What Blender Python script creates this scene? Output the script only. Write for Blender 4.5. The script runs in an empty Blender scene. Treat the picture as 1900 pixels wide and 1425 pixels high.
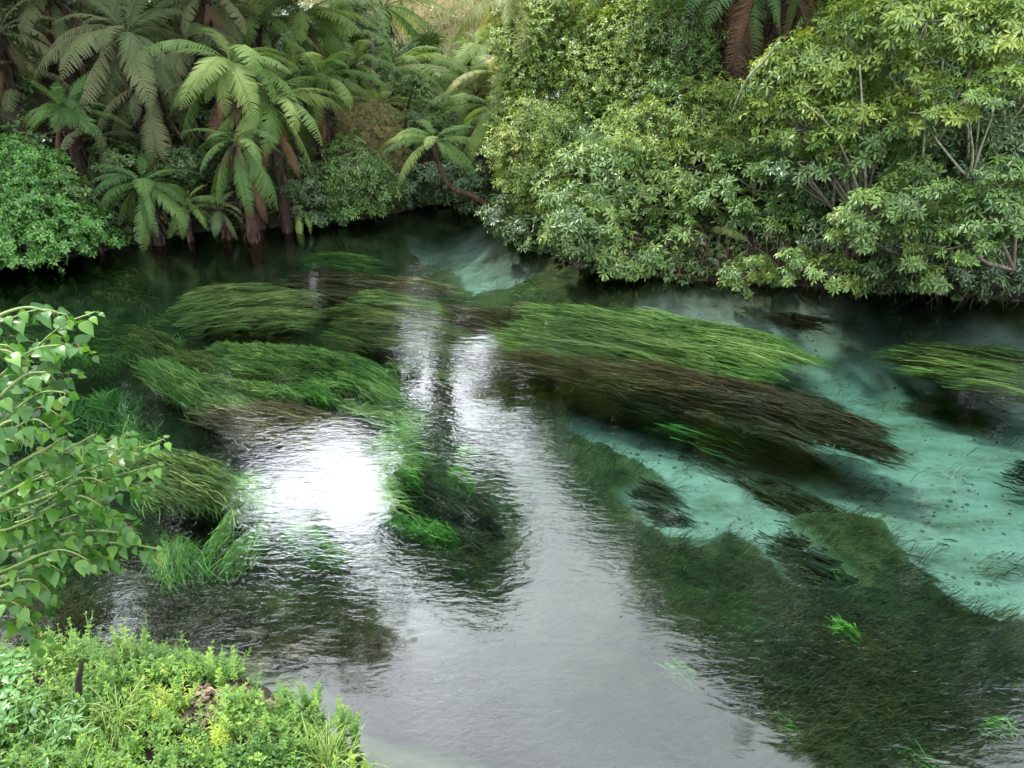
import bpy, math, random
import numpy as np
from mathutils import Vector

random.seed(7)
rng = np.random.default_rng(11)
PI = math.pi
R = math.radians
S = bpy.context.scene
COL = S.collection

# ------------------------------------------------------------------ camera, sky, sun, exposure
CAM_H, PITCH, HFOV = 5.0, R(27.0), R(67.0)
cam_d = bpy.data.cameras.new('camera')
cam = bpy.data.objects.new('camera', cam_d)
COL.objects.link(cam)
cam.location = (0, 0, CAM_H)
cam.rotation_euler = (PI / 2 - PITCH, 0, 0)
cam_d.sensor_fit = 'HORIZONTAL'
cam_d.sensor_width = 36.0
cam_d.lens = 18.0 / math.tan(HFOV / 2)
cam_d.clip_start = 0.05
cam_d.clip_end = 1000
S.camera = cam

SUN_EL, SUN_AZ = R(57), R(-62)          # azimuth measured from +Y, negative = left
sun_dir = Vector((math.sin(SUN_AZ) * math.cos(SUN_EL), math.cos(SUN_AZ) * math.cos(SUN_EL), math.sin(SUN_EL)))
sun_d = bpy.data.lights.new('sun', 'SUN')
sun_d.energy = 2.6
sun_d.angle = R(4)
sun_d.color = (1.0, 0.95, 0.86)
sun = bpy.data.objects.new('sun', sun_d)
COL.objects.link(sun)
sun.location = (0, 0, 40)
sun.rotation_euler = sun_dir.to_track_quat('Z', 'Y').to_euler()

W = bpy.data.worlds.new('World')
S.world = W
W.use_nodes = True
nt = W.node_tree
nt.nodes.clear()
def wn(t, **k):
    n = nt.nodes.new(t)
    for a, b in k.items():
        setattr(n, a, b)
    return n
sky = wn('ShaderNodeTexSky', sky_type='NISHITA', sun_disc=False)
sky.sun_elevation = SUN_EL
sky.sun_rotation = SUN_AZ
tc = wn('ShaderNodeTexCoord')
mp = wn('ShaderNodeMapping')
mp.inputs['Scale'].default_value = (1.0, 1.0, 1.6)
no = wn('ShaderNodeTexNoise')
no.inputs['Scale'].default_value = 2.6
no.inputs['Detail'].default_value = 6
no.inputs['Roughness'].default_value = 0.55
cr = wn('ShaderNodeValToRGB')
cr.color_ramp.elements[0].position = 0.33
cr.color_ramp.elements[0].color = (13.4, 14.4, 15.8, 1)
cr.color_ramp.elements[1].position = 0.70
cr.color_ramp.elements[1].color = (23.6, 24.8, 26.2, 1)
# a bright thin place in the cloud over the valley mouth
glow_dir = Vector((math.sin(R(-15)) * math.cos(R(33)), math.cos(R(-15)) * math.cos(R(33)), math.sin(R(33))))
dt = wn('ShaderNodeVectorMath', operation='DOT_PRODUCT')
nm = wn('ShaderNodeVectorMath', operation='NORMALIZE')
dt.inputs[1].default_value = glow_dir
pw = wn('ShaderNodeMath', operation='POWER')
mx0 = wn('ShaderNodeMath', operation='MAXIMUM'); mx0.inputs[1].default_value = 0.0
pw.inputs[1].default_value = 60.0
ml = wn('ShaderNodeMath', operation='MULTIPLY_ADD')
ml.inputs[1].default_value = 2.1
ml.inputs[2].default_value = 1.0
sc = wn('ShaderNodeVectorMath', operation='SCALE')
mix = wn('ShaderNodeMix', data_type='RGBA')
mix.inputs['Factor'].default_value = 0.9
bg = wn('ShaderNodeBackground')
bg.inputs['Strength'].default_value = 0.1
out = wn('ShaderNodeOutputWorld')
L = nt.links.new
L(tc.outputs['Generated'], mp.inputs['Vector']); L(mp.outputs['Vector'], no.inputs['Vector'])
L(no.outputs['Fac'], cr.inputs['Fac'])
L(tc.outputs['Generated'], nm.inputs[0]); L(nm.outputs[0], dt.inputs[0]); L(dt.outputs['Value'], mx0.inputs[0]); L(mx0.outputs[0], pw.inputs[0])
L(pw.outputs[0], ml.inputs[0]); L(cr.outputs['Color'], sc.inputs[0]); L(ml.outputs[0], sc.inputs['Scale'])
L(sky.outputs['Color'], mix.inputs['A']); L(sc.outputs[0], mix.inputs['B'])
L(mix.outputs['Result'], bg.inputs['Color']); L(bg.outputs[0], out.inputs['Surface'])

S.view_settings.view_transform = 'Standard'
S.view_settings.look = 'None'
S.view_settings.gamma = 1.0
S.view_settings.use_curve_mapping = False
S.view_settings.exposure = 1.58
S.render.engine = 'CYCLES'
S.cycles.use_denoising = True
S.cycles.max_bounces = 6
S.cycles.diffuse_bounces = 3
S.cycles.glossy_bounces = 3
S.cycles.transmission_bounces = 4
S.cycles.transparent_max_bounces = 8
S.cycles.sample_clamp_indirect = 6.0
S.cycles.caustics_reflective = False
S.cycles.caustics_refractive = False

# ------------------------------------------------------------------ pixel helpers (photo pixels 1900x1425)
FPX = 950.0 / math.tan(HFOV / 2)
CP, SP = math.cos(PITCH), math.sin(PITCH)
def ray(u, v):
    a = (np.asarray(u, float) - 950) / FPX
    b = (712.5 - np.asarray(v, float)) / FPX
    return a, CP + b * SP, -SP + b * CP
def onz(u, v, z=0.0):
    dx, dy, dz = ray(u, v)
    t = (z - CAM_H) / dz
    return np.stack([dx * t, dy * t, np.full_like(t, z) if np.ndim(t) else np.float64(z)], -1)
def at(u, v, D):
    dx, dy, dz = ray(u, v)
    t = D / dy
    return np.array([dx * t, D, CAM_H + dz * t])
def mpp(v, D):                          # metres per photo pixel at ground distance D
    _, dy, _ = ray(950, v)
    return float(D / dy / FPX)

# ------------------------------------------------------------------ numeric helpers
_perm = rng.random((256, 256))
def vnoise(x, y, s=1.0, o=0):
    x = np.asarray(x, float) / s + 37.7 * o + 1000; y = np.asarray(y, float) / s + 91.3 * o + 1000
    xi = np.floor(x).astype(int); yi = np.floor(y).astype(int)
    fx = x - xi; fy = y - yi
    fx = fx * fx * (3 - 2 * fx); fy = fy * fy * (3 - 2 * fy)
    p = lambda a, b: _perm[a & 255, b & 255]
    return (p(xi, yi) * (1 - fx) + p(xi + 1, yi) * fx) * (1 - fy) + (p(xi, yi + 1) * (1 - fx) + p(xi + 1, yi + 1) * fx) * fy
def fbm(x, y, s=1.0, o=0, n=3):
    a = 0; w = 0
    for k in range(n):
        a = a + vnoise(x, y, s / 2 ** k, o + k) * .5 ** k; w += .5 ** k
    return a / w
def inpoly(P, poly):
    x, y = P[..., 0], P[..., 1]
    r = np.zeros(x.shape, bool)
    n = len(poly)
    for i in range(n):
        x0, y0 = poly[i][:2]; x1, y1 = poly[(i + 1) % n][:2]
        if y0 == y1: continue
        c = ((y0 > y) != (y1 > y)) & (x < (x1 - x0) * (y - y0) / (y1 - y0) + x0)
        r ^= c
    return r
def polydist(P, poly):
    x, y = P[..., 0], P[..., 1]
    d = np.full(x.shape, 1e9)
    n = len(poly)
    for i in range(n):
        x0, y0 = poly[i][:2]; x1, y1 = poly[(i + 1) % n][:2]
        ex, ey = x1 - x0, y1 - y0
        t = np.clip(((x - x0) * ex + (y - y0) * ey) / (ex * ex + ey * ey + 1e-12), 0, 1)
        d = np.minimum(d, np.hypot(x - x0 - t * ex, y - y0 - t * ey))
    return np.where(inpoly(P, poly), -d, d)
def sstep(a, b, x):
    t = np.clip((x - a) / (b - a), 0, 1)
    return t * t * (3 - 2 * t)
def nrm(v):
    return v / np.maximum(np.linalg.norm(v, axis=-1, keepdims=True), 1e-9)

# ------------------------------------------------------------------ mesh helpers
def make_mesh(name, V, F, mat, rnd=None, smooth=True):
    V = np.ascontiguousarray(V, np.float32); F = np.ascontiguousarray(F, np.int32)
    me = bpy.data.meshes.new(name)
    k = F.shape[1]
    me.vertices.add(len(V)); me.vertices.foreach_set('co', V.ravel())
    me.loops.add(F.size); me.loops.foreach_set('vertex_index', F.ravel())
    me.polygons.add(len(F))
    me.polygons.foreach_set('loop_start', np.arange(0, F.size, k, dtype=np.int32))
    me.polygons.foreach_set('use_smooth', np.full(len(F), smooth))
    me.update(calc_edges=True)
    if rnd is not None:
        a = me.attributes.new('rnd', 'FLOAT', 'FACE')
        a.data.foreach_set('value', np.ascontiguousarray(rnd, np.float32))
    if mat: me.materials.append(mat)
    return me
def obj(name, me, parent=None, loc=(0, 0, 0)):
    o = bpy.data.objects.new(name, me)
    COL.objects.link(o)
    o.location = loc
    if parent is not None: o.parent = parent
    return o
def tag(o, label, cat, group=None, kind=None):
    if label: o['label'] = label
    if cat: o['category'] = cat
    if group: o['group'] = group
    if kind: o['kind'] = kind
    return o
def thing(name, label, cat, loc, group=None, kind=None):
    return tag(obj(name, None, None, loc), label, cat, group, kind)
class Acc:
    def __init__(s): s.V = []; s.F = []; s.r = []; s.n = 0
    def add(s, V, F, r=None):
        V = np.asarray(V, float); F = np.asarray(F, int)
        s.V.append(V); s.F.append(F + s.n); s.n += len(V)
        s.r.append(np.full(len(F), 0.5) if r is None else np.broadcast_to(np.asarray(r, float), (len(F),)))
    def mesh(s, name, mat, org=(0, 0, 0), smooth=True):
        return make_mesh(name, np.concatenate(s.V) - np.asarray(org, float), np.concatenate(s.F), mat, np.concatenate(s.r), smooth)
def tube(acc, P, rad, n=6, r=None, rough=0.0):
    P = np.asarray(P, float); m = len(P)
    rad = np.broadcast_to(np.asarray(rad, float), (m,))
    T = nrm(np.gradient(P, axis=0))
    up = np.array([0.13, 0.21, 0.97]) if abs(T[:, 2]).mean() < .8 else np.array([0.97, 0.2, 0.1])
    A = nrm(np.cross(T, up)); B = np.cross(T, A)
    th = np.arange(n) * 2 * PI / n
    rr = rad[:, None] * (1 + rough * (rng.random((m, n)) - .5) * 2)
    V = P[:, None] + rr[..., None] * (np.cos(th)[None, :, None] * A[:, None] + np.sin(th)[None, :, None] * B[:, None])
    V = V.reshape(-1, 3)
    F = []
    for i in range(m - 1):
        for j in range(n):
            a = i * n + j; b = i * n + (j + 1) % n
            F += [(a, b, b + n), (a, b + n, a + n)]
    c = len(V); V = np.vstack([V, P[-1:], P[:1]])
    for j in range(n):
        F += [((m - 1) * n + j, (m - 1) * n + (j + 1) % n, c), ((j + 1) % n, j, c + 1)]
    acc.add(V, F, r)
def curve(pts, n=12, jit=0.0):
    pts = np.asarray(pts, float)
    t = np.linspace(0, len(pts) - 1, n)
    P = np.zeros((n, 3))
    for k in range(n):
        i = min(int(t[k]), len(pts) - 2); f = t[k] - i
        p0 = pts[max(i - 1, 0)]; p1 = pts[i]; p2 = pts[i + 1]; p3 = pts[min(i + 2, len(pts) - 1)]
        P[k] = .5 * (2 * p1 + (p2 - p0) * f + (2 * p0 - 5 * p1 + 4 * p2 - p3) * f * f + (3 * p1 - p0 - 3 * p2 + p3) * f ** 3)
    if jit: P[1:-1] += rng.normal(0, jit, (n - 2, 3))
    return P

# leaf templates: +X along the leaf, Y across, Z the upper side
def leaf_simple(w, droop=.12, fold=.05):
    V = [(0, 0, 0), (.45, w, fold), (.5, 0, 0), (.45, -w, fold), (1, 0, -droop)]
    return np.array(V), np.array([(0, 3, 2), (0, 2, 1), (2, 3, 4), (2, 4, 1)])
def leaf_full(w, xs, ws, droop=.25, fold=.10):
    V = []; F = []
    for x, q in zip(xs, ws):
        z = -droop * x * x
        V += [(x, q * w, z + fold * q), (x, 0, z), (x, -q * w, z + fold * q)]
    for i in range(len(xs) - 1):
        a = 3 * i
        for (p, q) in ((0, 1), (1, 2)):
            F += [(a + p, a + q, a + 3 + q), (a + p, a + 3 + q, a + 3 + p)]
    return np.array(V), np.array(F)
LANCE = leaf_simple(.15); OVATE = leaf_simple(.25); NARROW = leaf_simple(.09); TINY = leaf_simple(.2, .05)
PALM = leaf_full(.17, [0, .3, .6, .85, 1], [.15, .7, 1, .6, .02], .3, .05)
HEART = leaf_full(.36, [0, .08, .25, .45, .7, .88, 1], [.1, .7, 1, .93, .52, .16, .01], .35, .08)
def put_leaves(acc, tpl, pos, dr, no, size, rnd):
    V0, F0 = tpl
    dr = nrm(dr); sd = nrm(np.cross(no, dr)); no = np.cross(dr, sd)
    s = np.broadcast_to(np.asarray(size, float), (len(pos),))[:, None, None]
    V = pos[:, None] + s * (V0[None, :, :1] * dr[:, None] + V0[None, :, 1:2] * sd[:, None] + V0[None, :, 2:] * no[:, None])
    N = len(pos); k = len(V0)
    F = (F0[None] + (np.arange(N) * k)[:, None, None]).reshape(-1, 3)
    acc.add(V.reshape(-1, 3), F, np.repeat(np.broadcast_to(rnd, (N,)), len(F0)))
def rosettes(acc, tpl, C, axis, size, rnd, n=7, tilt=(60, 105), droop=.25, jit=.15):
    N = len(C)
    axis = nrm(axis)
    ref = nrm(rng.normal(0, 1, (N, 3)))
    A = nrm(np.cross(axis, ref)); B = np.cross(axis, A)
    for k in range(n):
        th = 2 * PI * (k + rng.random(N) * .6) / n
        ti = np.radians(rng.uniform(tilt[0], tilt[1], N))
        rad = np.cos(th)[:, None] * A + np.sin(th)[:, None] * B
        d = np.cos(ti)[:, None] * axis + np.sin(ti)[:, None] * rad
        d[:, 2] -= droop * rng.random(N)
        d = nrm(d)
        nn = axis + .25 * rng.normal(0, 1, (N, 3)) + np.array([0, 0, .35])
        put_leaves(acc, tpl, C + d * (size * .12)[:, None], d, nn, size * rng.uniform(1 - jit * 2, 1 + jit, N), np.clip(rnd + rng.normal(0, .1, N), 0, 1))

# ------------------------------------------------------------------ materials
def mat_base(name):
    m = bpy.data.materials.new(name); m.use_nodes = True
    t = m.node_tree; t.nodes.clear()
    return m, t
def ramp(t, fac, cols):
    n = t.nodes.new('ShaderNodeValToRGB')
    e = n.color_ramp.elements
    while len(e) < len(cols): e.new(.5)
    for i, (p, c) in enumerate(cols):
        e[i].position = p; e[i].color = (*c, 1)
    t.links.new(fac, n.inputs['Fac'])
    return n.outputs['Color']
def noise(t, scale, detail=4, rough=.55, vec=None, dist=0.0, stretch=None):
    n = t.nodes.new('ShaderNodeTexNoise')
    n.inputs['Scale'].default_value = scale; n.inputs['Detail'].default_value = detail
    n.inputs['Roughness'].default_value = rough; n.inputs['Distortion'].default_value = dist
    if vec is None:
        g = t.nodes.new('ShaderNodeNewGeometry'); vec = g.outputs['Position']
    if stretch is not None:
        mpn = t.nodes.new('ShaderNodeMapping')
        mpn.inputs['Rotation'].default_value = stretch[0]; mpn.inputs['Scale'].default_value = stretch[1]
        t.links.new(vec, mpn.inputs['Vector']); vec = mpn.outputs['Vector']
    t.links.new(vec, n.inputs['Vector'])
    return n.outputs['Fac']
def mathn(t, op, a, b):
    n = t.nodes.new('ShaderNodeMath'); n.operation = op
    for i, v in enumerate((a, b)):
        if hasattr(v, 'links') or hasattr(v, 'is_linked'): t.links.new(v, n.inputs[i])
        else: n.inputs[i].default_value = v
    return n.outputs[0]
def leaf_mat(name, cols, rough=.42, trans=.3, spec=.5, obj_random=False, patch=2.2):
    m, t = mat_base(name)
    if obj_random:
        o = t.nodes.new('ShaderNodeObjectInfo'); f = o.outputs['Random']
    else:
        a = t.nodes.new('ShaderNodeAttribute'); a.attribute_name = 'rnd'; f = a.outputs['Fac']
    nz = noise(t, patch, 3)
    f2 = mathn(t, 'ADD', mathn(t, 'MULTIPLY', f, .65), mathn(t, 'MULTIPLY', mathn(t, 'SUBTRACT', nz, .2), .6))
    c = ramp(t, f2, cols)
    p = t.nodes.new('ShaderNodeBsdfPrincipled')
    p.inputs['Roughness'].default_value = rough
    p.inputs['Specular IOR Level'].default_value = spec
    t.links.new(c, p.inputs['Base Color'])
    tr = t.nodes.new('ShaderNodeBsdfTranslucent')
    hs = t.nodes.new('ShaderNodeHueSaturation')
    hs.inputs['Hue'].default_value = .485; hs.inputs['Saturation'].default_value = 1.15; hs.inputs['Value'].default_value = 1.6
    t.links.new(c, hs.inputs['Color']); t.links.new(hs.outputs[0], tr.inputs['Color'])
    mx = t.nodes.new('ShaderNodeMixShader'); mx.inputs[0].default_value = trans
    t.links.new(p.outputs[0], mx.inputs[1]); t.links.new(tr.outputs[0], mx.inputs[2])
    o = t.nodes.new('ShaderNodeOutputMaterial'); t.links.new(mx.outputs[0], o.inputs['Surface'])
    return m
def rough_mat(name, cols, scale=6, rough=.9, bump=.5, stretch=None, detail=6):
    m, t = mat_base(name)
    f = noise(t, scale, detail, .65, stretch=stretch)
    c = ramp(t, f, cols)
    p = t.nodes.new('ShaderNodeBsdfPrincipled'); p.inputs['Roughness'].default_value = rough
    p.inputs['Specular IOR Level'].default_value = .25
    t.links.new(c, p.inputs['Base Color'])
    b = t.nodes.new('ShaderNodeBump'); b.inputs['Strength'].default_value = bump; b.inputs['Distance'].default_value = .03
    t.links.new(noise(t, scale * 3, 5, .7, stretch=stretch), b.inputs['Height']); t.links.new(b.outputs[0], p.inputs['Normal'])
    o = t.nodes.new('ShaderNodeOutputMaterial'); t.links.new(p.outputs[0], o.inputs['Surface'])
    return m
M = {}
M['fern'] = leaf_mat('fern_green', [(.15, (.055, .11, .026)), (.45, (.11, .19, .045)), (.8, (.20, .265, .08))], .6, .36, .22, True)
M['fern_grey'] = leaf_mat('fern_greyish', [(.15, (.065, .095, .038)), (.5, (.115, .15, .06)), (.85, (.18, .185, .085))], .6, .25, .28, True)
M['fern_fresh'] = leaf_mat('fern_fresh', [(.15, (.04, .095, .028)), (.5, (.075, .155, .04)), (.85, (.13, .21, .055))], .55, .3, .28, True)
M['fern_yellow'] = leaf_mat('fern_yellowish', [(.15, (.12, .16, .04)), (.5, (.19, .22, .06)), (.85, (.26, .26, .09))], .5, .35, .4, True)
M['fern_dead'] = leaf_mat('fern_dead', [(.15, (.05, .03, .018)), (.5, (.12, .07, .036)), (.85, (.20, .14, .085))], .8, .15, .2, True)
M['bush_yellow'] = leaf_mat('bush_yellow_green', [(.15, (.05, .10, .02)), (.5, (.13, .205, .035)), (.85, (.27, .33, .065))], .38, .33)
M['bush_glossy'] = leaf_mat('bush_glossy', [(.15, (.04, .085, .02)), (.5, (.085, .15, .035)), (.85, (.17, .23, .055))], .36, .28, .42)
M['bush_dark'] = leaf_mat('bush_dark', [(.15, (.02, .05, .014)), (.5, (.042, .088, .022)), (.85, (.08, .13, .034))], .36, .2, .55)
M['bush_mid'] = leaf_mat('bush_mid', [(.15, (.035, .08, .018)), (.5, (.07, .14, .028)), (.85, (.14, .22, .045))], .4, .3)
M['vine'] = leaf_mat('vine_green', [(.15, (.035, .10, .02)), (.5, (.07, .19, .035)), (.85, (.14, .29, .06))], .36, .3, .5)
M['bush_brown'] = leaf_mat('bush_brownish', [(.15, (.09, .085, .035)), (.5, (.155, .14, .05)), (.85, (.22, .19, .075))], .7, .25, .2)
M['near_leaf'] = leaf_mat('near_leaf', [(.12, (.02, .07, .012)), (.45, (.045, .13, .018)), (.75, (.10, .21, .03)), (.97, (.19, .17, .04))], .36, .38, .35, False, 5)
M['herb'] = leaf_mat('herb_green', [(.15, (.022, .065, .012)), (.45, (.06, .145, .02)), (.7, (.13, .24, .03)), (.92, (.27, .34, .045))], .5, .35, .35, False, 3.5)
M['herb_yellow'] = leaf_mat('herb_yellow', [(.1, (.16, .28, .03)), (.9, (.34, .40, .05))], .5, .35, .3)
M['grass'] = leaf_mat('grass_blades', [(.1, (.09, .17, .03)), (.6, (.18, .26, .06)), (.95, (.30, .28, .12))], .5, .3, .3)
M['trunk'] = rough_mat('fern_trunk', [(.3, (.012, .009, .007)), (.55, (.035, .022, .015)), (.75, (.08, .05, .032))], 5, .95, 1.0, ((0, 0, 0), (3, 3, .7)))
M['trunk_red'] = rough_mat('fern_trunk_red', [(.3, (.02, .013, .009)), (.55, (.055, .032, .021)), (.75, (.12, .08, .055))], 5, .95, 1.0, ((0, 0, 0), (3, 3, .7)))
M['bark'] = rough_mat('bark', [(.3, (.05, .04, .03)), (.5, (.12, .10, .07)), (.7, (.22, .20, .15))], 9, .85, .6)
M['bark_pale'] = rough_mat('bark_pale', [(.3, (.12, .12, .07)), (.5, (.22, .22, .14)), (.7, (.34, .33, .25))], 9, .8, .5)
M['stem'] = rough_mat('green_stem', [(.3, (.07, .12, .03)), (.6, (.14, .20, .06)), (.8, (.18, .15, .07))], 12, .6, .2)
M['stake'] = rough_mat('stake_wood', [(.3, (.012, .008, .007)), (.55, (.03, .018, .014)), (.75, (.10, .05, .04))], 9, .8, .8, ((0, 0, 0), (3, 3, .5)))

# ------------------------------------------------------------------ river outline, terrain height
def zpts(px, z=0.0): return [tuple(onz(u, v, z)[:2]) for u, v in px]
RIVER = (zpts([(640, 1425), (560, 1300), (420, 1235), (250, 1215), (90, 1215), (0, 1235)]) + [(-6.5, 4.6), (-12, 5.5), (-15, 9), (-14, 13)]
         + zpts([(0, 498), (130, 478), (240, 456), (340, 432), (440, 425), (560, 420), (650, 412), (720, 398), (800, 380), (890, 383), (930, 415), (955, 440), (1010, 470), (1080, 500), (1250, 520), (1500, 530), (1700, 545), (1900, 560)])
         + [(16, 12.5), (30, 10), (30, -8), (-1.2, -8)])
NEAR_L = [(-1.25, 3.6)]
def height(x, y):
    P = np.stack([x, y], -1)
    d = polydist(P, RIVER) + .25 * (fbm(x, y, 1.3, 3) - .5)
    xc = -.085 * y
    lat = np.maximum(0, np.abs(x - xc) - (1.2 + .02 * np.maximum(y - 18, 0)))
    far = sstep(7, 12, y) + sstep(9, 13, np.abs(x)) * (1 - sstep(7, 12, y))
    dd = np.maximum(d, 0)
    hill = np.minimum(dd, lat)
    hill = .78 * np.maximum(hill - .5, 0)
    hill = 13 * (1 - np.exp(-hill / 13))
    out = np.minimum(.38, .75 * dd) + far * hill + .09 * np.maximum(y - 21, 0) * sstep(0, 4, dd) + .13 * np.maximum(y - 36, 0)
    out = out + far * .5 * (fbm(x, y, 3.0, 5) - .5) * sstep(0, 2, dd) + .12 * (fbm(x, y, .6, 9) - .5) * sstep(0, .6, dd)
    di = np.maximum(-d, 0)
    bed = -np.minimum(1.2, .06 + .45 * di)
    return np.where(d > 0, out, bed), d

SANDZ = -1.25
SAND1 = zpts([(1310, 568), (1500, 574), (1640, 590), (1900, 604), (1900, 628), (1700, 626), (1650, 640), (1780, 690), (1900, 722), (1900, 1128), (1830, 1132), (1770, 1105), (1710, 1045), (1700, 1000), (1650, 960), (1550, 945), (1440, 955), (1425, 985), (1470, 1040), (1530, 1085), (1490, 1085), (1425, 1030), (1395, 1000), (1330, 970), (1300, 1000), (1220, 965), (1195, 930), (1290, 945), (1275, 900), (1180, 850), (1085, 800), (1070, 750), (1090, 700), (1180, 730), (1240, 800), (1300, 835), (1390, 860), (1480, 925), (1560, 925), (1575, 890), (1500, 825), (1450, 760), (1300, 690), (1200, 650), (1290, 620), (1400, 600)], SANDZ)
SAND2 = zpts([(760, 474), (830, 468), (900, 474), (960, 490), (1005, 508), (1030, 530), (1005, 552), (950, 556), (900, 552), (862, 538), (850, 516), (800, 490)], -.85)
def sandmask(x, y):
    P = np.stack([x, y], -1)
    j = .34 * (fbm(x, y, .9, 21, 3) - .5) + .34 * (fbm(x, y, .22, 24, 3) - .5)
    return np.maximum(sstep(.36, .12, polydist(P, SAND1) + j * .8), sstep(.22, -.05, polydist(P, SAND2) + j)) * sstep(.1, .7, -polydist(P, RIVER))
def bedz(x, y):
    h, d = height(x, y)
    s = sandmask(x, y)
    lump = .22 * (fbm(x, y, 1.1, 33, 3) - .5) * sstep(0, -1.5, d)
    z = np.where(d < 0, h * .88 + lump, h)
    return np.where(d < 0, z * (1 - s) + (np.maximum(SANDZ, h * 1.25) + .05 * (fbm(x, y, 1.6, 8) - .5)) * s, z), d, s

gx = np.concatenate([np.linspace(-90, -22, 26)[:-1], np.linspace(-22, -10, 41)[:-1], np.arange(-10, 11, .11), np.linspace(11, 24, 45)[1:], np.linspace(24, 90, 26)[1:]])
gy = np.concatenate([np.linspace(-30, -6, 9)[:-1], np.linspace(-6, 3, 30)[:-1], np.arange(3, 19.5, .11), np.linspace(19.5, 34, 60)[1:], np.linspace(34, 150, 50)[1:]])
X, Y = np.meshgrid(gx, gy)
Z, Dm, Sm = bedz(X, Y)
nx = len(gx)
V = np.stack([X, Y, Z], -1).reshape(-1, 3)
ii, jj = np.meshgrid(np.arange(nx - 1), np.arange(len(gy) - 1))
a = (jj * nx + ii).ravel()
Q = np.stack([a, a + 1, a + nx + 1, a + nx], -1)
dq = Dm.ravel()[Q].mean(1)
def subgrid(mask):
    q = Q[mask]; u, inv = np.unique(q, return_inverse=True)
    return V[u], inv.reshape(q.shape), u
# riverbed: pale sand where the attribute says so, dark weedy silt elsewhere
m, t = mat_base('riverbed_sand_and_silt')
at_ = t.nodes.new('ShaderNodeAttribute'); at_.attribute_name = 'sand'
silt = ramp(t, noise(t, 2.2, 6, .65), [(.3, (.012, .018, .009)), (.5, (.04, .055, .022)), (.7, (.085, .085, .035))])
sand = ramp(t, mathn(t, 'ADD', mathn(t, 'MULTIPLY', noise(t, 1.3, 8, .68, stretch=((0, 0, .45), (.6, 1.7, 1))), .75), mathn(t, 'MULTIPLY', noise(t, 9, 6, .7), .25)), [(.30, (.04, .05, .03)), (.42, (.13, .14, .115)), (.55, (.20, .215, .19)), (.75, (.28, .295, .265))])
mx = t.nodes.new('ShaderNodeMix'); mx.data_type = 'RGBA'
t.links.new(at_.outputs['Fac'], mx.inputs['Factor']); t.links.new(silt, mx.inputs['A']); t.links.new(sand, mx.inputs['B'])
p = t.nodes.new('ShaderNodeBsdfPrincipled'); p.inputs['Roughness'].default_value = .95; p.inputs['Specular IOR Level'].default_value = .1
t.links.new(mx.outputs['Result'], p.inputs['Base Color'])
o = t.nodes.new('ShaderNodeOutputMaterial'); t.links.new(p.outputs[0], o.inputs['Surface'])
v_, q_, u_ = subgrid(dq < 0.0)
me = make_mesh('riverbed', v_, q_, m)
sa = me.attributes.new('sand', 'FLOAT', 'POINT'); sa.data.foreach_set('value', Sm.ravel()[u_].astype(np.float32))
tag(obj('riverbed', me), 'pale sandy riverbed with dark weedy silt under clear water', 'riverbed', kind='structure')
M['soil'] = rough_mat('soil_and_litter', [(.3, (.008, .007, .005)), (.5, (.02, .014, .009)), (.62, (.028, .026, .012)), (.78, (.07, .05, .03))], 2.5, .95, .8)
v_, q_, u_ = subgrid((dq >= 0.0) & (V[Q].mean(1)[:, 1] < 36))
tag(obj('hillside', make_mesh('hillside', v_, q_, M['soil'])), 'dark earth banks and slopes under the bush', 'ground', kind='structure')
M['drygrass'] = rough_mat('dry_grass', [(.3, (.10, .12, .035)), (.5, (.24, .20, .09)), (.7, (.34, .29, .15))], 1.2, .95, .8)
v_, q_, u_ = subgrid((dq >= 0.0) & (V[Q].mean(1)[:, 1] >= 36))
tag(obj('hill', make_mesh('hill', v_, q_, M['drygrass'])), 'dry tan grassy hill at the head of the valley', 'hill', kind='structure')

# ------------------------------------------------------------------ water: a closed body, rippled top, teal absorption
m, t = mat_base('clear_spring_water')
g = t.nodes.new('ShaderNodeNewGeometry')
pos = g.outputs['Position']
n1 = noise(t, 2.4, 3, .5, pos, .6, ((0, 0, .45), (.7, 1.5, 1)))
n2 = noise(t, 9.0, 3, .55, pos, 1.0, ((0, 0, .5), (.6, 1.5, 1)))
n3 = noise(t, .45, 2, .5, pos)
amp = ramp(t, n3, [(.40, (.03,) * 3), (.62, (1.0,) * 3)])
hgt = mathn(t, 'ADD', mathn(t, 'MULTIPLY', n1, .40), mathn(t, 'MULTIPLY', mathn(t, 'MULTIPLY', n2, .50), amp))
bp = t.nodes.new('ShaderNodeBump'); bp.inputs['Strength'].default_value = 1.0; bp.inputs['Distance'].default_value = .010
t.links.new(hgt, bp.inputs['Height'])
fr = t.nodes.new('ShaderNodeFresnel'); fr.inputs['IOR'].default_value = 1.7
t.links.new(bp.outputs[0], fr.inputs['Normal'])
gl = t.nodes.new('ShaderNodeBsdfGlossy'); gl.inputs['Roughness'].default_value = .05
t.links.new(bp.outputs[0], gl.inputs['Normal'])
tp = t.nodes.new('ShaderNodeBsdfTransparent'); tp.inputs['Color'].default_value = (.97, .99, .98, 1)
mx = t.nodes.new('ShaderNodeMixShader')
t.links.new(fr.outputs[0], mx.inputs[0]); t.links.new(tp.outputs[0], mx.inputs[1]); t.links.new(gl.outputs[0], mx.inputs[2])
va = t.nodes.new('ShaderNodeVolumeAbsorption'); va.inputs['Color'].default_value = (.44, .90, .82, 1); va.inputs['Density'].default_value = .42
o = t.nodes.new('ShaderNodeOutputMaterial')
t.links.new(mx.outputs[0], o.inputs['Surface']); t.links.new(va.outputs[0], o.inputs['Volume'])
M['water'] = m
x0, x1, y0, y1, zb = -19, 34, -10, 22.5, -3.2
V8 = [(x0, y0, zb), (x1, y0, zb), (x1, y1, zb), (x0, y1, zb), (x0, y0, 0), (x1, y0, 0), (x1, y1, 0), (x0, y1, 0)]
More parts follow.
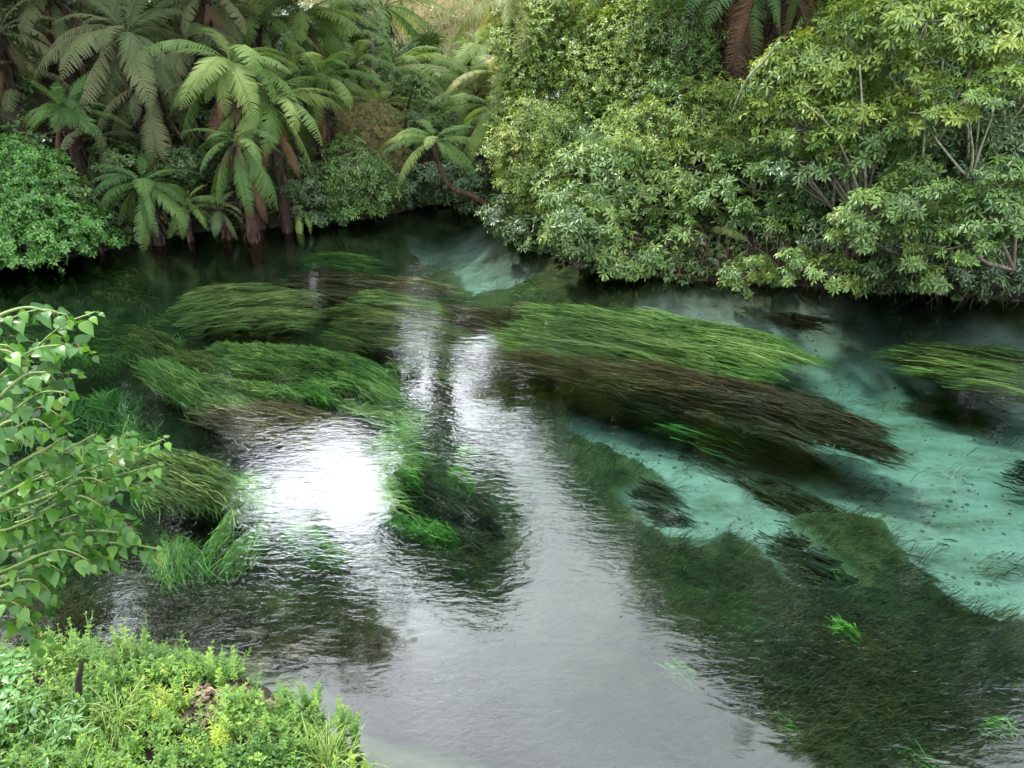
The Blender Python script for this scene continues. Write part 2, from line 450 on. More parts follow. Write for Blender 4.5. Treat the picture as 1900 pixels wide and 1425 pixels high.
F8 = [(3, 2, 1, 0), (4, 5, 6, 7), (0, 1, 5, 4), (1, 2, 6, 5), (2, 3, 7, 6), (3, 0, 4, 7)]
tag(obj('water', make_mesh('water', np.array(V8), np.array(F8), m, smooth=False)), 'clear turquoise spring water of the river', 'water', kind='structure')

# ------------------------------------------------------------------ tree ferns
def frond_data(a0, a1, pw, hang, seed, npair=27):
    r = np.random.default_rng(seed)
    n = 22
    tt = np.linspace(0, 1, n)
    an = np.radians(a0 + (a1 - a0) * tt ** pw)
    step = 1 / (n - 1)
    P = np.zeros((n, 3))
    for k in range(1, n):
        am = .5 * (an[k] + an[k - 1])
        P[k] = P[k - 1] + step * np.array([math.cos(am), 0, math.sin(am)])
    P[:, 1] += .05 * (r.random() - .5) * np.sin(tt * 3)
    acc = Acc()
    tube(acc, P[::3], np.linspace(.008, .002, len(P[::3])), 4, .5)
    Vs = []; Fs = []; c = 0
    for i in range(npair):
        ti = .13 + .86 * (i / (npair - 1)) ** .92
        k = ti * (n - 1); k0 = min(int(k), n - 2); f = k - k0
        p = P[k0] * (1 - f) + P[k0 + 1] * f
        al = an[k0] * (1 - f) + an[k0 + 1] * f
        T = np.array([math.cos(al), 0, math.sin(al)]); N = np.array([-math.sin(al), 0, math.cos(al)])
        sh = min(1, .45 + 1.9 * (ti - .1)) * max(.04, (1 - ti ** 2.6)) ** .75
        pl = .21 * sh
        for sgn in (-1, 1):
            fw = math.radians(62 + r.normal(0, 4))
            hg = hang * (1 + r.normal(0, .2))
            d0 = np.array([0, sgn, 0]) * math.sin(fw) + T * math.cos(fw)
            m_ = max(4, int(11 * sh))
            pp = p.copy(); dirv = d0.copy()
            for j in range(m_):
                s = j / m_
                dirv = nrm(d0 - N * hg * (.25 + s) + np.array([0, 0, -.35 * hg * s]))
                seg = pl / m_
                q = pp + dirv * seg
                sdv = nrm(np.cross(N, dirv))
                w = .165 * pl * (1 - s) ** .7 * (.35 + .65 * min(1, s * 5 + .4))
                w = max(w, .006)
                for e in (-1, 1):
                    tip = pp + dirv * seg * 1.25 + sdv * e * w - N * .12 * w
                    Vs += [pp, q, tip]; Fs.append((c, c + 1, c + 2)); c += 3
                pp = q
    acc.add(np.array(Vs), np.array(Fs), .5)
    return acc
FROND = {}
_sh = {'up': [(68, 5, 1.2, .25), (60, -25, 1.1, .3)], 'mid': [(48, -40, 1.0, .35), (38, -30, 1.1, .3), (42, -55, .9, .45)],
       'low': [(22, -62, .9, .5), (15, -50, 1.0, .45), (8, -72, .8, .55)], 'drop': [(-18, -82, .6, .6), (-30, -86, .5, .55)], 'dead': [(-48, -90, .45, .9), (-66, -96, .5, 1.1), (-30, -86, .4, 1.0)]}
def fronds(mk, kind):
    key = (mk, kind)
    if key not in FROND:
        FROND[key] = [frond_data(*q, seed=i * 7 + len(kind)).mesh('frond', M[mk], smooth=False) for i, q in enumerate(_sh[kind])]
    return random.choice(FROND[key])
def tree_fern(label, base, top, L=1.9, n=20, mk='fern', rad=.12, skirt=8, kinds=('up', 'mid', 'mid', 'low', 'low', 'drop'), via=None, trunk='trunk', azr=None, group='tree ferns', skirtL=.8, dead_mid=0):
    base = np.asarray(base, float); top = np.asarray(top, float)
    th = thing('tree_fern', label, 'tree fern', base, group)
    acc = Acc()
    pts = [base - np.array([0, 0, .4])] + ([np.asarray(q, float) for q in via] if via else [base * .55 + top * .45 + rng.normal(0, .05, 3)]) + [top]
    P = curve(pts, 18)
    rr = np.interp(np.linspace(0, 1, 18), [0, .15, .8, 1], [rad * 1.5, rad * 1.05, rad, rad * .8])
    tube(acc, P, rr, 11, .5, .16)
    nf = 90 if rad > .08 else 14
    kf = rng.integers(3, 18, nf); qa = rng.uniform(0, 2 * PI, nf)
    od = np.stack([np.cos(qa), np.sin(qa), np.zeros(nf)], -1)
    put_leaves(acc, NARROW, P[kf] + od * (rr[kf] * .9)[:, None], od * rng.uniform(.05, .5, (nf, 1)) + np.array([0, 0, -1.]), od, rng.uniform(.2, .55, nf) * (rad / .12) ** .5, rng.random(nf))
    obj('trunk', acc.mesh('trunk', M[trunk], base), th)
    az0 = random.random() * 7
    n = int(n * 1.4)
    for k in range(n):
        f = k / max(1, n - 1)
        kd = kinds[min(int(f * len(kinds)), len(kinds) - 1)]
        if random.random() < .10: continue
        az = az0 + k * 2.39996 + random.uniform(-.4, .4)
        if azr: az = R(random.uniform(*azr))
        o = obj('frond', fronds(mk, kd), th, tuple(top - base + np.array([.05 * math.cos(az), .05 * math.sin(az), .04 - .12 * f])))
        s = L * random.uniform(.7, 1.2) * (.8 if kd == 'up' else 1)
        o.scale = (s, s * random.uniform(.75, .95), s)
        o.rotation_euler = (R(random.uniform(-26, 26)), R(random.uniform(-14, 16)), az)
    for k in range(skirt + dead_mid):
        az = az0 + k * 2.7
        md = k >= skirt
        z = -.12 - .5 * random.random() * min(1.2, top[2] - base[2]) * (not md)
        fr_ = min(1, max(0, 1 + z / max(.3, top[2] - base[2])))
        pk = P[int(fr_ * 17)]
        o = obj('dead_frond', fronds('fern_dead', 'drop' if md else 'dead'), th, tuple(pk - base + np.array([rad * .9 * math.cos(az), rad * .9 * math.sin(az), 0])))
        s = L * skirtL * random.uniform(.35, 1.0)
        o.scale = (s, s * .75, s)
        o.rotation_euler = (R(random.uniform(-35, 35)), R(random.uniform(-8, 12)), az + random.uniform(-.5, .5))
    return th
def gz(x, y): return float(bedz(np.array([x]), np.array([y]))[0][0])
def fern_px(label, u, v, D, L=1.9, ub=None, **k):
    top = at(u, v, D)
    xb = at(ub if ub is not None else u, v, D)[0]
    zb_ = max(gz(xb, D), -.3)
    base = np.array([xb, D + .05, min(zb_, top[2] - .25)])
    return tree_fern(label, base, top, L, **k)

FERNS = [
 ('big tree fern with grey-green drooping fronds in the upper left above the dark bank', 235, 62, 18.6, 2.1, dict(mk='fern_grey', n=26, skirt=5, kinds=('up', 'mid', 'low', 'low', 'drop', 'drop'), rad=.11)),
 ('pale green tree fern with a thick shaggy brown trunk beside the left bank', 428, 118, 17.8, 1.9, dict(n=28, skirt=13, dead_mid=5, rad=.17, trunk='trunk_red', kinds=('mid', 'mid', 'low', 'low', 'low', 'drop'), skirtL=1.0)),
 ('shorter pale tree fern with dark hollow trunk right of the shaggy-trunked one', 592, 140, 19.6, 1.7, dict(n=22, skirt=9, rad=.14, skirtL=1.0)),
 ('small fresh green tree fern under the grey-green drooping one at left', 120, 205, 17.4, 1.35, dict(mk='fern_fresh', n=18, skirt=3, kinds=('up', 'mid', 'mid', 'low'))),
 ('low tree fern with long dark green fronds hanging almost to the water', 440, 262, 16.8, 1.4, dict(mk='fern_fresh', n=16, skirt=7, kinds=('mid', 'low', 'drop', 'drop', 'drop'), trunk='trunk_red', skirtL=1.0, dead_mid=3)),
 ('low spreading fern on the left bank between the leafy vine mass and the shaggy trunk', 262, 340, 16.6, 1.25, dict(mk='fern_fresh', n=20, skirt=6, kinds=('mid', 'mid', 'low', 'low', 'drop'))),
 ('tree fern with broad flat crown at the top edge left of the dry hill', 560, 32, 22.5, 2.2, dict(n=20, skirt=6, rad=.17, kinds=('mid', 'mid', 'low', 'low', 'drop'))),
 ('tree fern with brown hanging dead fronds at the top edge of the left slope', 380, -8, 20.5, 1.9, dict(mk='fern_grey', n=18, skirt=12, dead_mid=6)),
 ('tree fern in the top left corner with rusty dead fronds', 95, -6, 20.0, 1.8, dict(mk='fern_grey', n=18, skirt=8, dead_mid=5)),
 ('distant tree fern with tufted brown stem and pale crown left of centre valley', 733, 128, 26.0, 2.2, dict(n=20, skirt=12, rad=.11, trunk='trunk_red', skirtL=.7, kinds=('mid', 'mid', 'low', 'low'))),
 ('distant upright tree fern with dark trunk at the left edge of the dry hill', 712, 12, 31.0, 2.6, dict(n=20, skirt=8, rad=.2, kinds=('up', 'mid', 'low', 'drop', 'drop'))),
 ('yellow-green tree fern at the top edge with black trunk above the light bushes', 962, -4, 19.0, 1.9, dict(mk='fern_yellow', n=18, skirt=4, rad=.14, kinds=('mid', 'low', 'low'))),
 ('pale tree fern in the valley centre hanging over the water gap', 885, 165, 23.5, 2.2, dict(n=22, skirt=9, rad=.15, trunk='trunk_red', kinds=('up', 'mid', 'low', 'low', 'drop'))),
 ('tree fern with a reddish leaning trunk half buried in the light bushes', 925, 205, 19.6, 1.7, dict(n=14, skirt=4, rad=.14, trunk='trunk_red', ub=895, kinds=('mid', 'low', 'low', 'drop'))),
 ('far small tree fern with blue-green crown beside a dark post in the valley', 858, 118, 29.0, 1.5, dict(mk='fern', n=16, skirt=4)),
 ('far tree fern low in the valley with flat pale crown', 805, 155, 27.0, 1.7, dict(n=18, skirt=5, kinds=('mid', 'low', 'low'))),
 ('farthest tree fern close under the dry grass hill', 880, 85, 34.0, 1.5, dict(n=16, skirt=3)),
 ('tree fern high on the right slope with thick brown trunk above the bushes', 1385, -95, 17.6, 2.0, dict(mk='fern_fresh', n=18, skirt=14, rad=.24, trunk='trunk_red', skirtL=1.3, kinds=('mid', 'low', 'low', 'drop'))),
 ('tree fern with blackish trunk right of the thick brown one on the right slope', 1475, -110, 18.0, 2.0, dict(mk='fern', n=16, skirt=10, rad=.2, trunk='trunk', skirtL=1.2)),
 ('tree fern with dark leaning trunk at the top edge above the right bushes', 1135, -40, 20.0, 1.9, dict(mk='fern', n=18, skirt=8, rad=.15, skirtL=1.0)),
 ('low fern with one pale upright frond at the foot of the right bank', 1400, 458, 14.4, .95, dict(mk='fern', n=8, skirt=4, rad=.05, kinds=('mid', 'low', 'drop'))),
 ('grey-green tree fern behind the pale shaggy-trunked one on the left slope', 300, 20, 21.5, 2.0, dict(mk='fern', n=18, skirt=6)),
 ('tree fern crown low between the dark-trunked one and the brown shrub', 655, 120, 24.0, 1.9, dict(n=16, skirt=4)),
 ('dim tree fern on the left slope behind the small fresh green one', 40, 130, 19.5, 1.7, dict(mk='fern_grey', n=15, skirt=4)),
]
FERNS += [
 ('dim tree fern filling the dark gap between the two drooping crowns at the upper left', 330, 70, 20.3, 2.0, dict(mk='fern_grey', n=18, skirt=8, kinds=('mid', 'low', 'low', 'drop'))),
 ('lower tree fern drooping dull fronds onto the brown ledge of the left bank', 285, 165, 18.6, 1.7, dict(mk='fern_grey', n=16, skirt=6, kinds=('low', 'low', 'drop', 'drop'))),
 ('pale tree fern right of the shaggy trunk with fronds sweeping down to the right', 500, 190, 17.6, 1.9, dict(n=16, skirt=6, kinds=('mid', 'low', 'low', 'drop'))),
 ('broad pale tree fern on the slope above the dark hollow trunk', 480, 40, 21.8, 2.1, dict(n=18, skirt=6, rad=.16)),
 ('ground fern spilling over the water edge left of the shaggy trunk', 345, 372, 16.9, 1.0, dict(mk='fern', n=12, skirt=3, rad=.06)),
 ('ground fern with browning fronds right at the foot of the shaggy trunk', 405, 385, 17.0, .9, dict(mk='fern_grey', n=10, skirt=8, rad=.06)),
 ('small ground fern beside the far bend, under the rounded dark bush', 555, 385, 17.8, .8, dict(mk='fern', n=10, skirt=3, rad=.05)),
 ('tree fern on the slope above the vine mass, half hidden in shade', 185, 255, 18.0, 1.4, dict(mk='fern_grey', n=14, skirt=6, kinds=('mid', 'low', 'drop'))),
 ('pale tree fern low in the valley behind the brown shrub', 700, 195, 23.0, 1.6, dict(n=16, skirt=5)),
 ('pale green tree fern high in the valley right of the cabbage tree', 905, 95, 26.5, 2.1, dict(n=18, skirt=4)),
 ('yellowish tree fern on the valley side under the yellow crown at the top', 935, 140, 22.5, 1.9, dict(mk='fern_yellow', n=16, skirt=4, kinds=('mid', 'low', 'low', 'drop'))),
 ('tree fern in the shade behind the pole on the left valley side', 630, 70, 27.0, 2.2, dict(n=16, skirt=5)),
 ('shadowed tree fern hanging over the leaf spray at the upper left edge', -5, 60, 18.8, 1.8, dict(mk='fern_grey', n=16, skirt=6)),
]
for (lb, u, v, D, Lf, kw) in FERNS:
    fern_px(lb, u, v, D, Lf, **kw)
# the leaning one over the far water: trunk lies out from the right bank, then bends upright
tp_ = at(806, 258, 18.3)
tree_fern('tree fern leaning out from the right bank over the far water, trunk bent upright', at(945, 388, 17.6) - np.array([0, 0, .1]), tp_, 1.35, 16, 'fern', .055, 0,
          ('mid', 'mid', 'low', 'low'), via=[at(890, 370, 17.9), at(842, 350, 18.1), at(818, 315, 18.2)], trunk='trunk_red')
# ------------------------------------------------------------------ broadleaf shrubs and trees
def shrub(name, label, cat, D, lobes, mk, tpl=LANCE, leaf=.12, k=3.0, nl=7, base=None, bark='bark', group=None, tilt=(55, 105), droop=.3, flat=.55, depth=.85, ends=.10, thick=.035, clump=.30, toward=None):
    if tpl is PALM: leaf = leaf * .86
    L3 = []
    for q in lobes:
        u, v, ru, rv = q[:4]; Dq = q[4] if len(q) > 4 else D
        mq = mpp(v, Dq)
        L3.append((at(u, v, Dq), np.array([ru * mq, depth * ru * mq, rv * mq])))
    c0 = np.mean([c for c, _ in L3], 0)
    if base is None:
        bx_, by_ = c0[0], c0[1] + .6
        base = np.array([bx_, by_, max(gz(bx_, by_), -.2)])
        base[2] = min(base[2], min(c[2] for c, _ in L3) - .2)
    base = np.asarray(base, float)
    th = thing(name, label, cat, base, group)
    lf = Acc(); br = Acc()
    for c, r in L3:
        area = 4 * r[0] * r[2]
        n = int(max(30, 1.35 * k * area / (leaf * leaf)))
        ns = max(6, int(n / 14))
        d = nrm(rng.normal(0, 1, (ns, 3)))
        sub = c + d * r * rng.uniform(.45, 1.0, (ns, 1)) ** .6
        idx = rng.integers(0, ns, n)
        sg = clump * min(r[0], r[2] * 1.3) * .75
        C = sub[idx] + rng.normal(0, 1, (n, 3)) * np.array([sg, sg, sg * flat])
        axis = nrm((C - c) / r) * .8 + np.array([0, 0, .75]) + rng.normal(0, .3, (n, 3))
        rv_ = np.clip(.5 + .22 * rng.normal(0, 1, ns), .05, .95)[idx]
        rosettes(lf, tpl, C, axis, leaf * rng.uniform(.75, 1.2, n), rv_, nl, tilt, droop)
        mid = base * .45 + c * .55 + rng.normal(0, .12, 3) * r
        limb = curve([base, mid, c], 8, .01)
        tube(br, limb, np.linspace(thick, thick * .5, 8), 6, .5, .1)
        for s_ in sub[rng.permutation(ns)[:max(4, int(ns * .5))]]:
            q0 = limb[rng.integers(4, 8)]
            tube(br, curve([q0, q0 * .5 + s_ * .5 + rng.normal(0, .06, 3), s_], 5), np.linspace(thick * .42, .006, 5), 4)
        for e in rng.permutation(n)[:int(n * ends)]:
            q0 = sub[idx[e]]
            tube(br, np.array([q0, (q0 + C[e]) / 2 + rng.normal(0, .02, 3), C[e]]), [.008, .006, .004], 3)
    obj('branches', br.mesh('branches', M[bark], base), th)
    obj('foliage', lf.mesh('foliage', M[mk], base, smooth=False), th)
    return th

RB = 'shrubs on the right bank'
# light, small-leaved mass left part of the right bank
shrub('shrub', 'tall light yellow-green bush below the yellow-green tree fern, leftmost of the right bank', 'shrub', 18.6, [(985, 95, 75, 75), (1035, 45, 70, 60), (960, 200, 50, 70)], 'bush_yellow', OVATE, .085, 2.6, 6)
shrub('shrub', 'light green bush with fine leaves right of the yellowest one', 'shrub', 18.2, [(1120, 130, 85, 80), (1180, 60, 80, 70), (1090, 220, 80, 70)], 'bush_yellow', OVATE, .085, 2.5, 6)
shrub('shrub', 'light bush bulging over the far water beside the leaning fern', 'shrub', 16.9, [(965, 290, 60, 70), (1030, 330, 80, 70), (1010, 240, 70, 60), (960, 400, 45, 40)], 'bush_yellow', LANCE, .10, 2.6, 6)
shrub('shrub', 'mid green bush high on the right slope left of the thick brown trunk', 'shrub', 17.5, [(1260, 60, 75, 90), (1240, 190, 90, 80), (1320, 130, 60, 60)], 'bush_mid', LANCE, .11, 2.3, 6)
shrub('shrub', 'bright green bush with upright shoots below the thick brown trunk', 'shrub', 16.2, [(1310, 210, 80, 70), (1200, 260, 80, 70), (1370, 260, 60, 50)], 'bush_yellow', LANCE, .11, 2.2, 7)
shrub('shrub', 'glossy finger-leaved bush in the middle of the right bank', 'shrub', 15.6, [(1120, 330, 100, 70), (1230, 350, 90, 55), (1290, 310, 80, 45)], 'bush_glossy', PALM, .15, 2.3, 7)
shrub('shrub', 'finger-leaved bush dipping its pale leaf sprays to the water at the bend', 'shrub', 14.6, [(1090, 420, 90, 50), (1170, 470, 80, 40), (1240, 450, 60, 45), (1060, 380, 60, 40), (1150, 500, 50, 25)], 'bush_glossy', PALM, .145, 2.2, 7, base=tuple(at(1290, 470, 15.4)))
shrub('shrub', 'dark green bush with sparse drooping leaves in the shade of the right bank', 'shrub', 14.8, [(1400, 330, 90, 45), (1330, 380, 70, 40), (1440, 400, 70, 35)], 'bush_mid', PALM, .14, 1.7, 6)
# right part: spreading trees with thin pale stems
shrub('tree', 'spreading yellow-green tree with thin pale stems right of the thick brown trunk', 'tree', 13.8, [(1500, 120, 85, 60), (1590, 80, 90, 70), (1490, 220, 100, 60), (1590, 190, 90, 60), (1440, 150, 50, 60), (1560, 270, 70, 40)], 'bush_yellow', PALM, .13, 2.3, 6, bark='bark_pale', thick=.03, flat=.4, base=tuple(at(1590, 400, 14.2)))
shrub('tree', 'light green tree filling the top right corner', 'tree', 13.0, [(1720, 40, 110, 60), (1840, 60, 90, 60), (1640, 20, 80, 50), (1750, 110, 90, 40), (1880, 20, 60, 60)], 'bush_yellow', PALM, .13, 1.9, 6, bark='bark_pale', thick=.03, flat=.4, base=tuple(at(1700, 330, 14.2)))
shrub('tree', 'small tree with a flat layered golden-green crown near the right edge', 'tree', 12.4, [(1790, 185, 80, 30), (1710, 210, 60, 28), (1860, 150, 55, 30)], 'bush_yellow', PALM, .13, 2.6, 7, bark='bark_pale', thick=.022, flat=.3, base=tuple(at(1800, 330, 13.0)))
shrub('shrub', 'dim blue-green bush between the golden layered crown and the pale stems', 'shrub', 13.4, [(1640, 230, 70, 45), (1560, 280, 70, 40), (1700, 280, 60, 40)], 'bush_mid', PALM, .14, 1.8, 6)
shrub('shrub', 'glossy bush spreading horizontal sprays low over the right water', 'shrub', 12.3, [(1620, 385, 85, 40), (1700, 360, 80, 40), (1590, 430, 60, 25), (1760, 410, 70, 40), (1680, 430, 70, 28)], 'bush_glossy', PALM, .13, 2.3, 7, flat=.4, base=tuple(at(1720, 500, 13.0)))
shrub('shrub', 'soft green bush at the right edge above the dark water', 'shrub', 11.7, [(1850, 390, 80, 50), (1800, 450, 60, 30), (1880, 330, 60, 40)], 'bush_mid', PALM, .12, 2.3, 7, flat=.4, base=tuple(at(1880, 500, 12.4)))
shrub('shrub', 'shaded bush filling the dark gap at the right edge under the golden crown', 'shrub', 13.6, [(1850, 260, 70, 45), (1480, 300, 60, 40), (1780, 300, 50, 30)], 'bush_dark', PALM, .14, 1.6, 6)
# darker bushes behind, closing the wall of leaves
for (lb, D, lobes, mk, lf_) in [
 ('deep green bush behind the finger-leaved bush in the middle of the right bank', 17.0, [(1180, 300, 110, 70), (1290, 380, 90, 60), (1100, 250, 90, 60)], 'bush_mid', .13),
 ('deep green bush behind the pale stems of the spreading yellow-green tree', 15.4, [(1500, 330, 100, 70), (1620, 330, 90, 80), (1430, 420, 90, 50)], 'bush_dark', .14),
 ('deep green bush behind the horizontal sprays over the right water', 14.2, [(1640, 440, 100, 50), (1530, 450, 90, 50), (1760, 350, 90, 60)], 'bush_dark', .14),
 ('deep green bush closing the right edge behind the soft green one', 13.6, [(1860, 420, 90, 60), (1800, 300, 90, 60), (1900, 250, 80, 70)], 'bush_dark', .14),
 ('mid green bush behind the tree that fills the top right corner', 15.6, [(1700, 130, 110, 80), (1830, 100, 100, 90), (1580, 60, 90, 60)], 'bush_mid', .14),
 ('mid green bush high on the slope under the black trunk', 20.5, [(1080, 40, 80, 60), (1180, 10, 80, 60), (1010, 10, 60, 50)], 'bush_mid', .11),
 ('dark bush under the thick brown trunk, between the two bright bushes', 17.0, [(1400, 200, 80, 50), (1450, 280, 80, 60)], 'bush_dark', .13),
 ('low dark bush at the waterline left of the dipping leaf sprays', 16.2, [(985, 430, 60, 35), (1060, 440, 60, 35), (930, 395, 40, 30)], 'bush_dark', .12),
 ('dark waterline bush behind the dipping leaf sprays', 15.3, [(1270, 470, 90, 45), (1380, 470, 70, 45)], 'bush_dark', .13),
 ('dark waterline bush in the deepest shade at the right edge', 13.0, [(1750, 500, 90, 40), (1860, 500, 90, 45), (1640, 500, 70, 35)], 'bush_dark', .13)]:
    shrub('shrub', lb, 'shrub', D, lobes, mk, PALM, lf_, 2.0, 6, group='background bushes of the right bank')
# sprigs along the right waterline
for (lb, D, lobes) in [
 ('small pale sprig bush over the water below the pale upright frond', 13.4, [(1400, 500, 50, 28), (1370, 530, 30, 14)]),
 ('small glossy sprig hanging over the dark water at middle right', 12.6, [(1545, 505, 50, 30), (1590, 530, 25, 14)]),
 ('tiny bright rosette shrub at the waterline between two larger sprigs', 12.8, [(1490, 480, 35, 18), (1460, 510, 20, 12)]),
 ('dark sprig bush at the waterline near the right edge', 12.0, [(1740, 515, 40, 24), (1690, 480, 40, 20)])]:
    shrub('shrub', lb, 'shrub', D, lobes, 'bush_glossy', PALM, .12, 1.9, 7, group='sprigs along the right waterline', thick=.015, base=tuple(at(lobes[0][0] + 25, lobes[0][1] + 15, D + .5)))
# left bank and centre
shrub('vine', 'bright green leafy vine mass sloping down to the water on the left bank', 'vine', 14.6, [(30, 300, 75, 45, 15.6), (-60, 380, 120, 80, 15), (60, 370, 90, 60, 15.2), (110, 420, 85, 45, 15.2), (30, 440, 90, 50, 14.8), (180, 445, 45, 22, 15.6), (-60, 470, 90, 40, 14.4)], 'vine', OVATE, .085, 3.2, 6, clump=.25)
shrub('shrub', 'pale grey-leaved spray sticking out of the vine mass on the left bank', 'shrub', 15.4, [(140, 345, 35, 14), (110, 320, 25, 12)], 'bush_glossy', OVATE, .09, 2.0, 6)
shrub('shrub', 'rounded dark green bush with a yellow-green top at the far bend', 'shrub', 18.4, [(655, 305, 60, 45), (690, 350, 50, 40), (620, 350, 35, 45), (660, 385, 55, 25)], 'bush_mid', LANCE, .11, 3.0, 6)
shrub('shrub', 'brownish feathery shrub behind the rounded dark green bush', 'shrub', 19.8, [(685, 235, 60, 50), (710, 270, 45, 45), (720, 340, 35, 40)], 'bush_brown', NARROW, .07, 3.0, 7)
shrub('shrub', 'dark large-leaved bush under the leaning fern at the water gap', 'shrub', 19.6, [(870, 330, 60, 35), (800, 330, 45, 35), (760, 350, 40, 35), (900, 370, 40, 25)], 'bush_dark', PALM, .14, 2.6, 7)
shrub('shrub', 'green bush in the valley behind the leaning fern', 'shrub', 22.5, [(785, 215, 45, 40), (745, 235, 30, 35), (840, 270, 50, 40)], 'bush_mid', LANCE, .11, 2.6, 6)
shrub('tree', 'soft pale green tree on the left side of the valley behind the ferns', 'tree', 28.0, [(640, 40, 60, 50), (600, 90, 50, 40), (680, 80, 45, 40), (650, 170, 40, 35)], 'bush_mid', OVATE, .10, 2.6, 6)
shrub('shrub', 'pale bush on the valley side below the dry hill', 'shrub', 32.0, [(770, 95, 45, 28), (930, 120, 40, 22)], 'bush_mid', OVATE, .12, 2.4, 6)
shrub('shrub', 'green bush on the valley floor left of the tufted brown stem', 'shrub', 25.0, [(690, 150, 40, 35), (660, 205, 40, 30), (760, 170, 35, 30)], 'bush_mid', OVATE, .10, 2.4, 6)
shrub('shrub', 'dark bush in the upper left corner of the slope', 'shrub', 19.2, [(25, 30, 45, 40), (10, 130, 30, 35)], 'bush_dark', OVATE, .09, 2.6, 6)
shrub('shrub', 'dark low undergrowth bush at the water between the shaggy trunk and the far bend', 'shrub', 17.9, [(570, 350, 45, 45), (590, 395, 35, 20), (530, 320, 40, 35)], 'bush_dark', LANCE, .10, 1.7, 6)
shrub('shrub', 'dark bush on the bank behind the low spreading fern', 'shrub', 17.6, [(340, 300, 45, 35), (320, 370, 50, 40), (200, 290, 60, 25)], 'bush_dark', OVATE, .09, 1.5, 6)
# trees standing above the frame: the dark masses mirrored in the water
def mirror(u, v, D):                     # where a thing must stand at distance D to be seen mirrored at that spot of the water
    dx, dy, dz = ray(u, v)
    return np.array([dx / dy * D, D, -CAM_H - dz / dy * D]), D / dy / FPX
TALL = [('tall tree of the left slope, mirrored darkest in the far left water', 21, [(60, 620, 170), (250, 660, 140), (120, 780, 150)]),
        ('tall tree at the left valley edge, mirrored left of the bright sky', 21.5, [(480, 690, 140), (620, 640, 120), (400, 780, 130), (700, 690, 80), (740, 800, 60), (520, 800, 60), (640, 735, 70), (560, 760, 60), (700, 770, 50)]),
        ('round-headed tree far up the valley, mirrored dark above the bright streak', 42, [(860, 500, 100), (790, 560, 80), (920, 570, 75), (700, 590, 80)]),
        ('tall tree over the left bank, mirrored above the grassy tufts', 17, [(290, 870, 150), (370, 980, 100), (130, 960, 170)]),
        ('leaning tree over the near left bank, mirrored beside the leafy sprigs', 13, [(60, 1120, 150), (330, 1090, 80), (-80, 960, 160), (130, 1250, 100), (330, 1240, 70)]),
        ('ragged tree crown standing into the bright sky, mirrored off the bank corner', 15, [(560, 1120, 110), (630, 1170, 80), (480, 1170, 100), (590, 1050, 70), (450, 1060, 70)]),
        ('tall tree at the valley right side, mirrored right of the slim trunk', 22, [(1010, 690, 95), (1080, 800, 90)]),
        ('tall tree on the right slope, mirrored over the sand', 20, [(1150, 780, 130), (1230, 900, 130), (1120, 900, 70)]),
        ('tall tree over the right bank, mirrored along the sky edge', 18, [(1330, 1020, 150), (1240, 1060, 80), (1400, 850, 160), (1370, 1190, 110)]),
        ('tallest tree on the right slope, mirrored in the lower right water', 16.5, [(1560, 1230, 160), (1480, 1290, 90), (1580, 1000, 170), (1600, 1380, 110)]),
        ('tall tree far right above the golden crown, mirrored in the right corner', 15, [(1780, 1200, 180), (1800, 950, 180), (1750, 1390, 90)]),
        ('broad tree at the right edge, mirrored over the right sand', 17, [(1780, 750, 190), (1560, 760, 160), (1330, 700, 150), (1900, 900, 150)])]
TALL.append(('tall slim tree at the valley mouth, mirrored as a dark trunk in the bright water', 0, [(835, 950, 95), (775, 905, 55), (885, 1010, 75), (905, 930, 60), (865, 1085, 60), (800, 850, 45), (770, 985, 55), (910, 1020, 50), (830, 1040, 60)]))
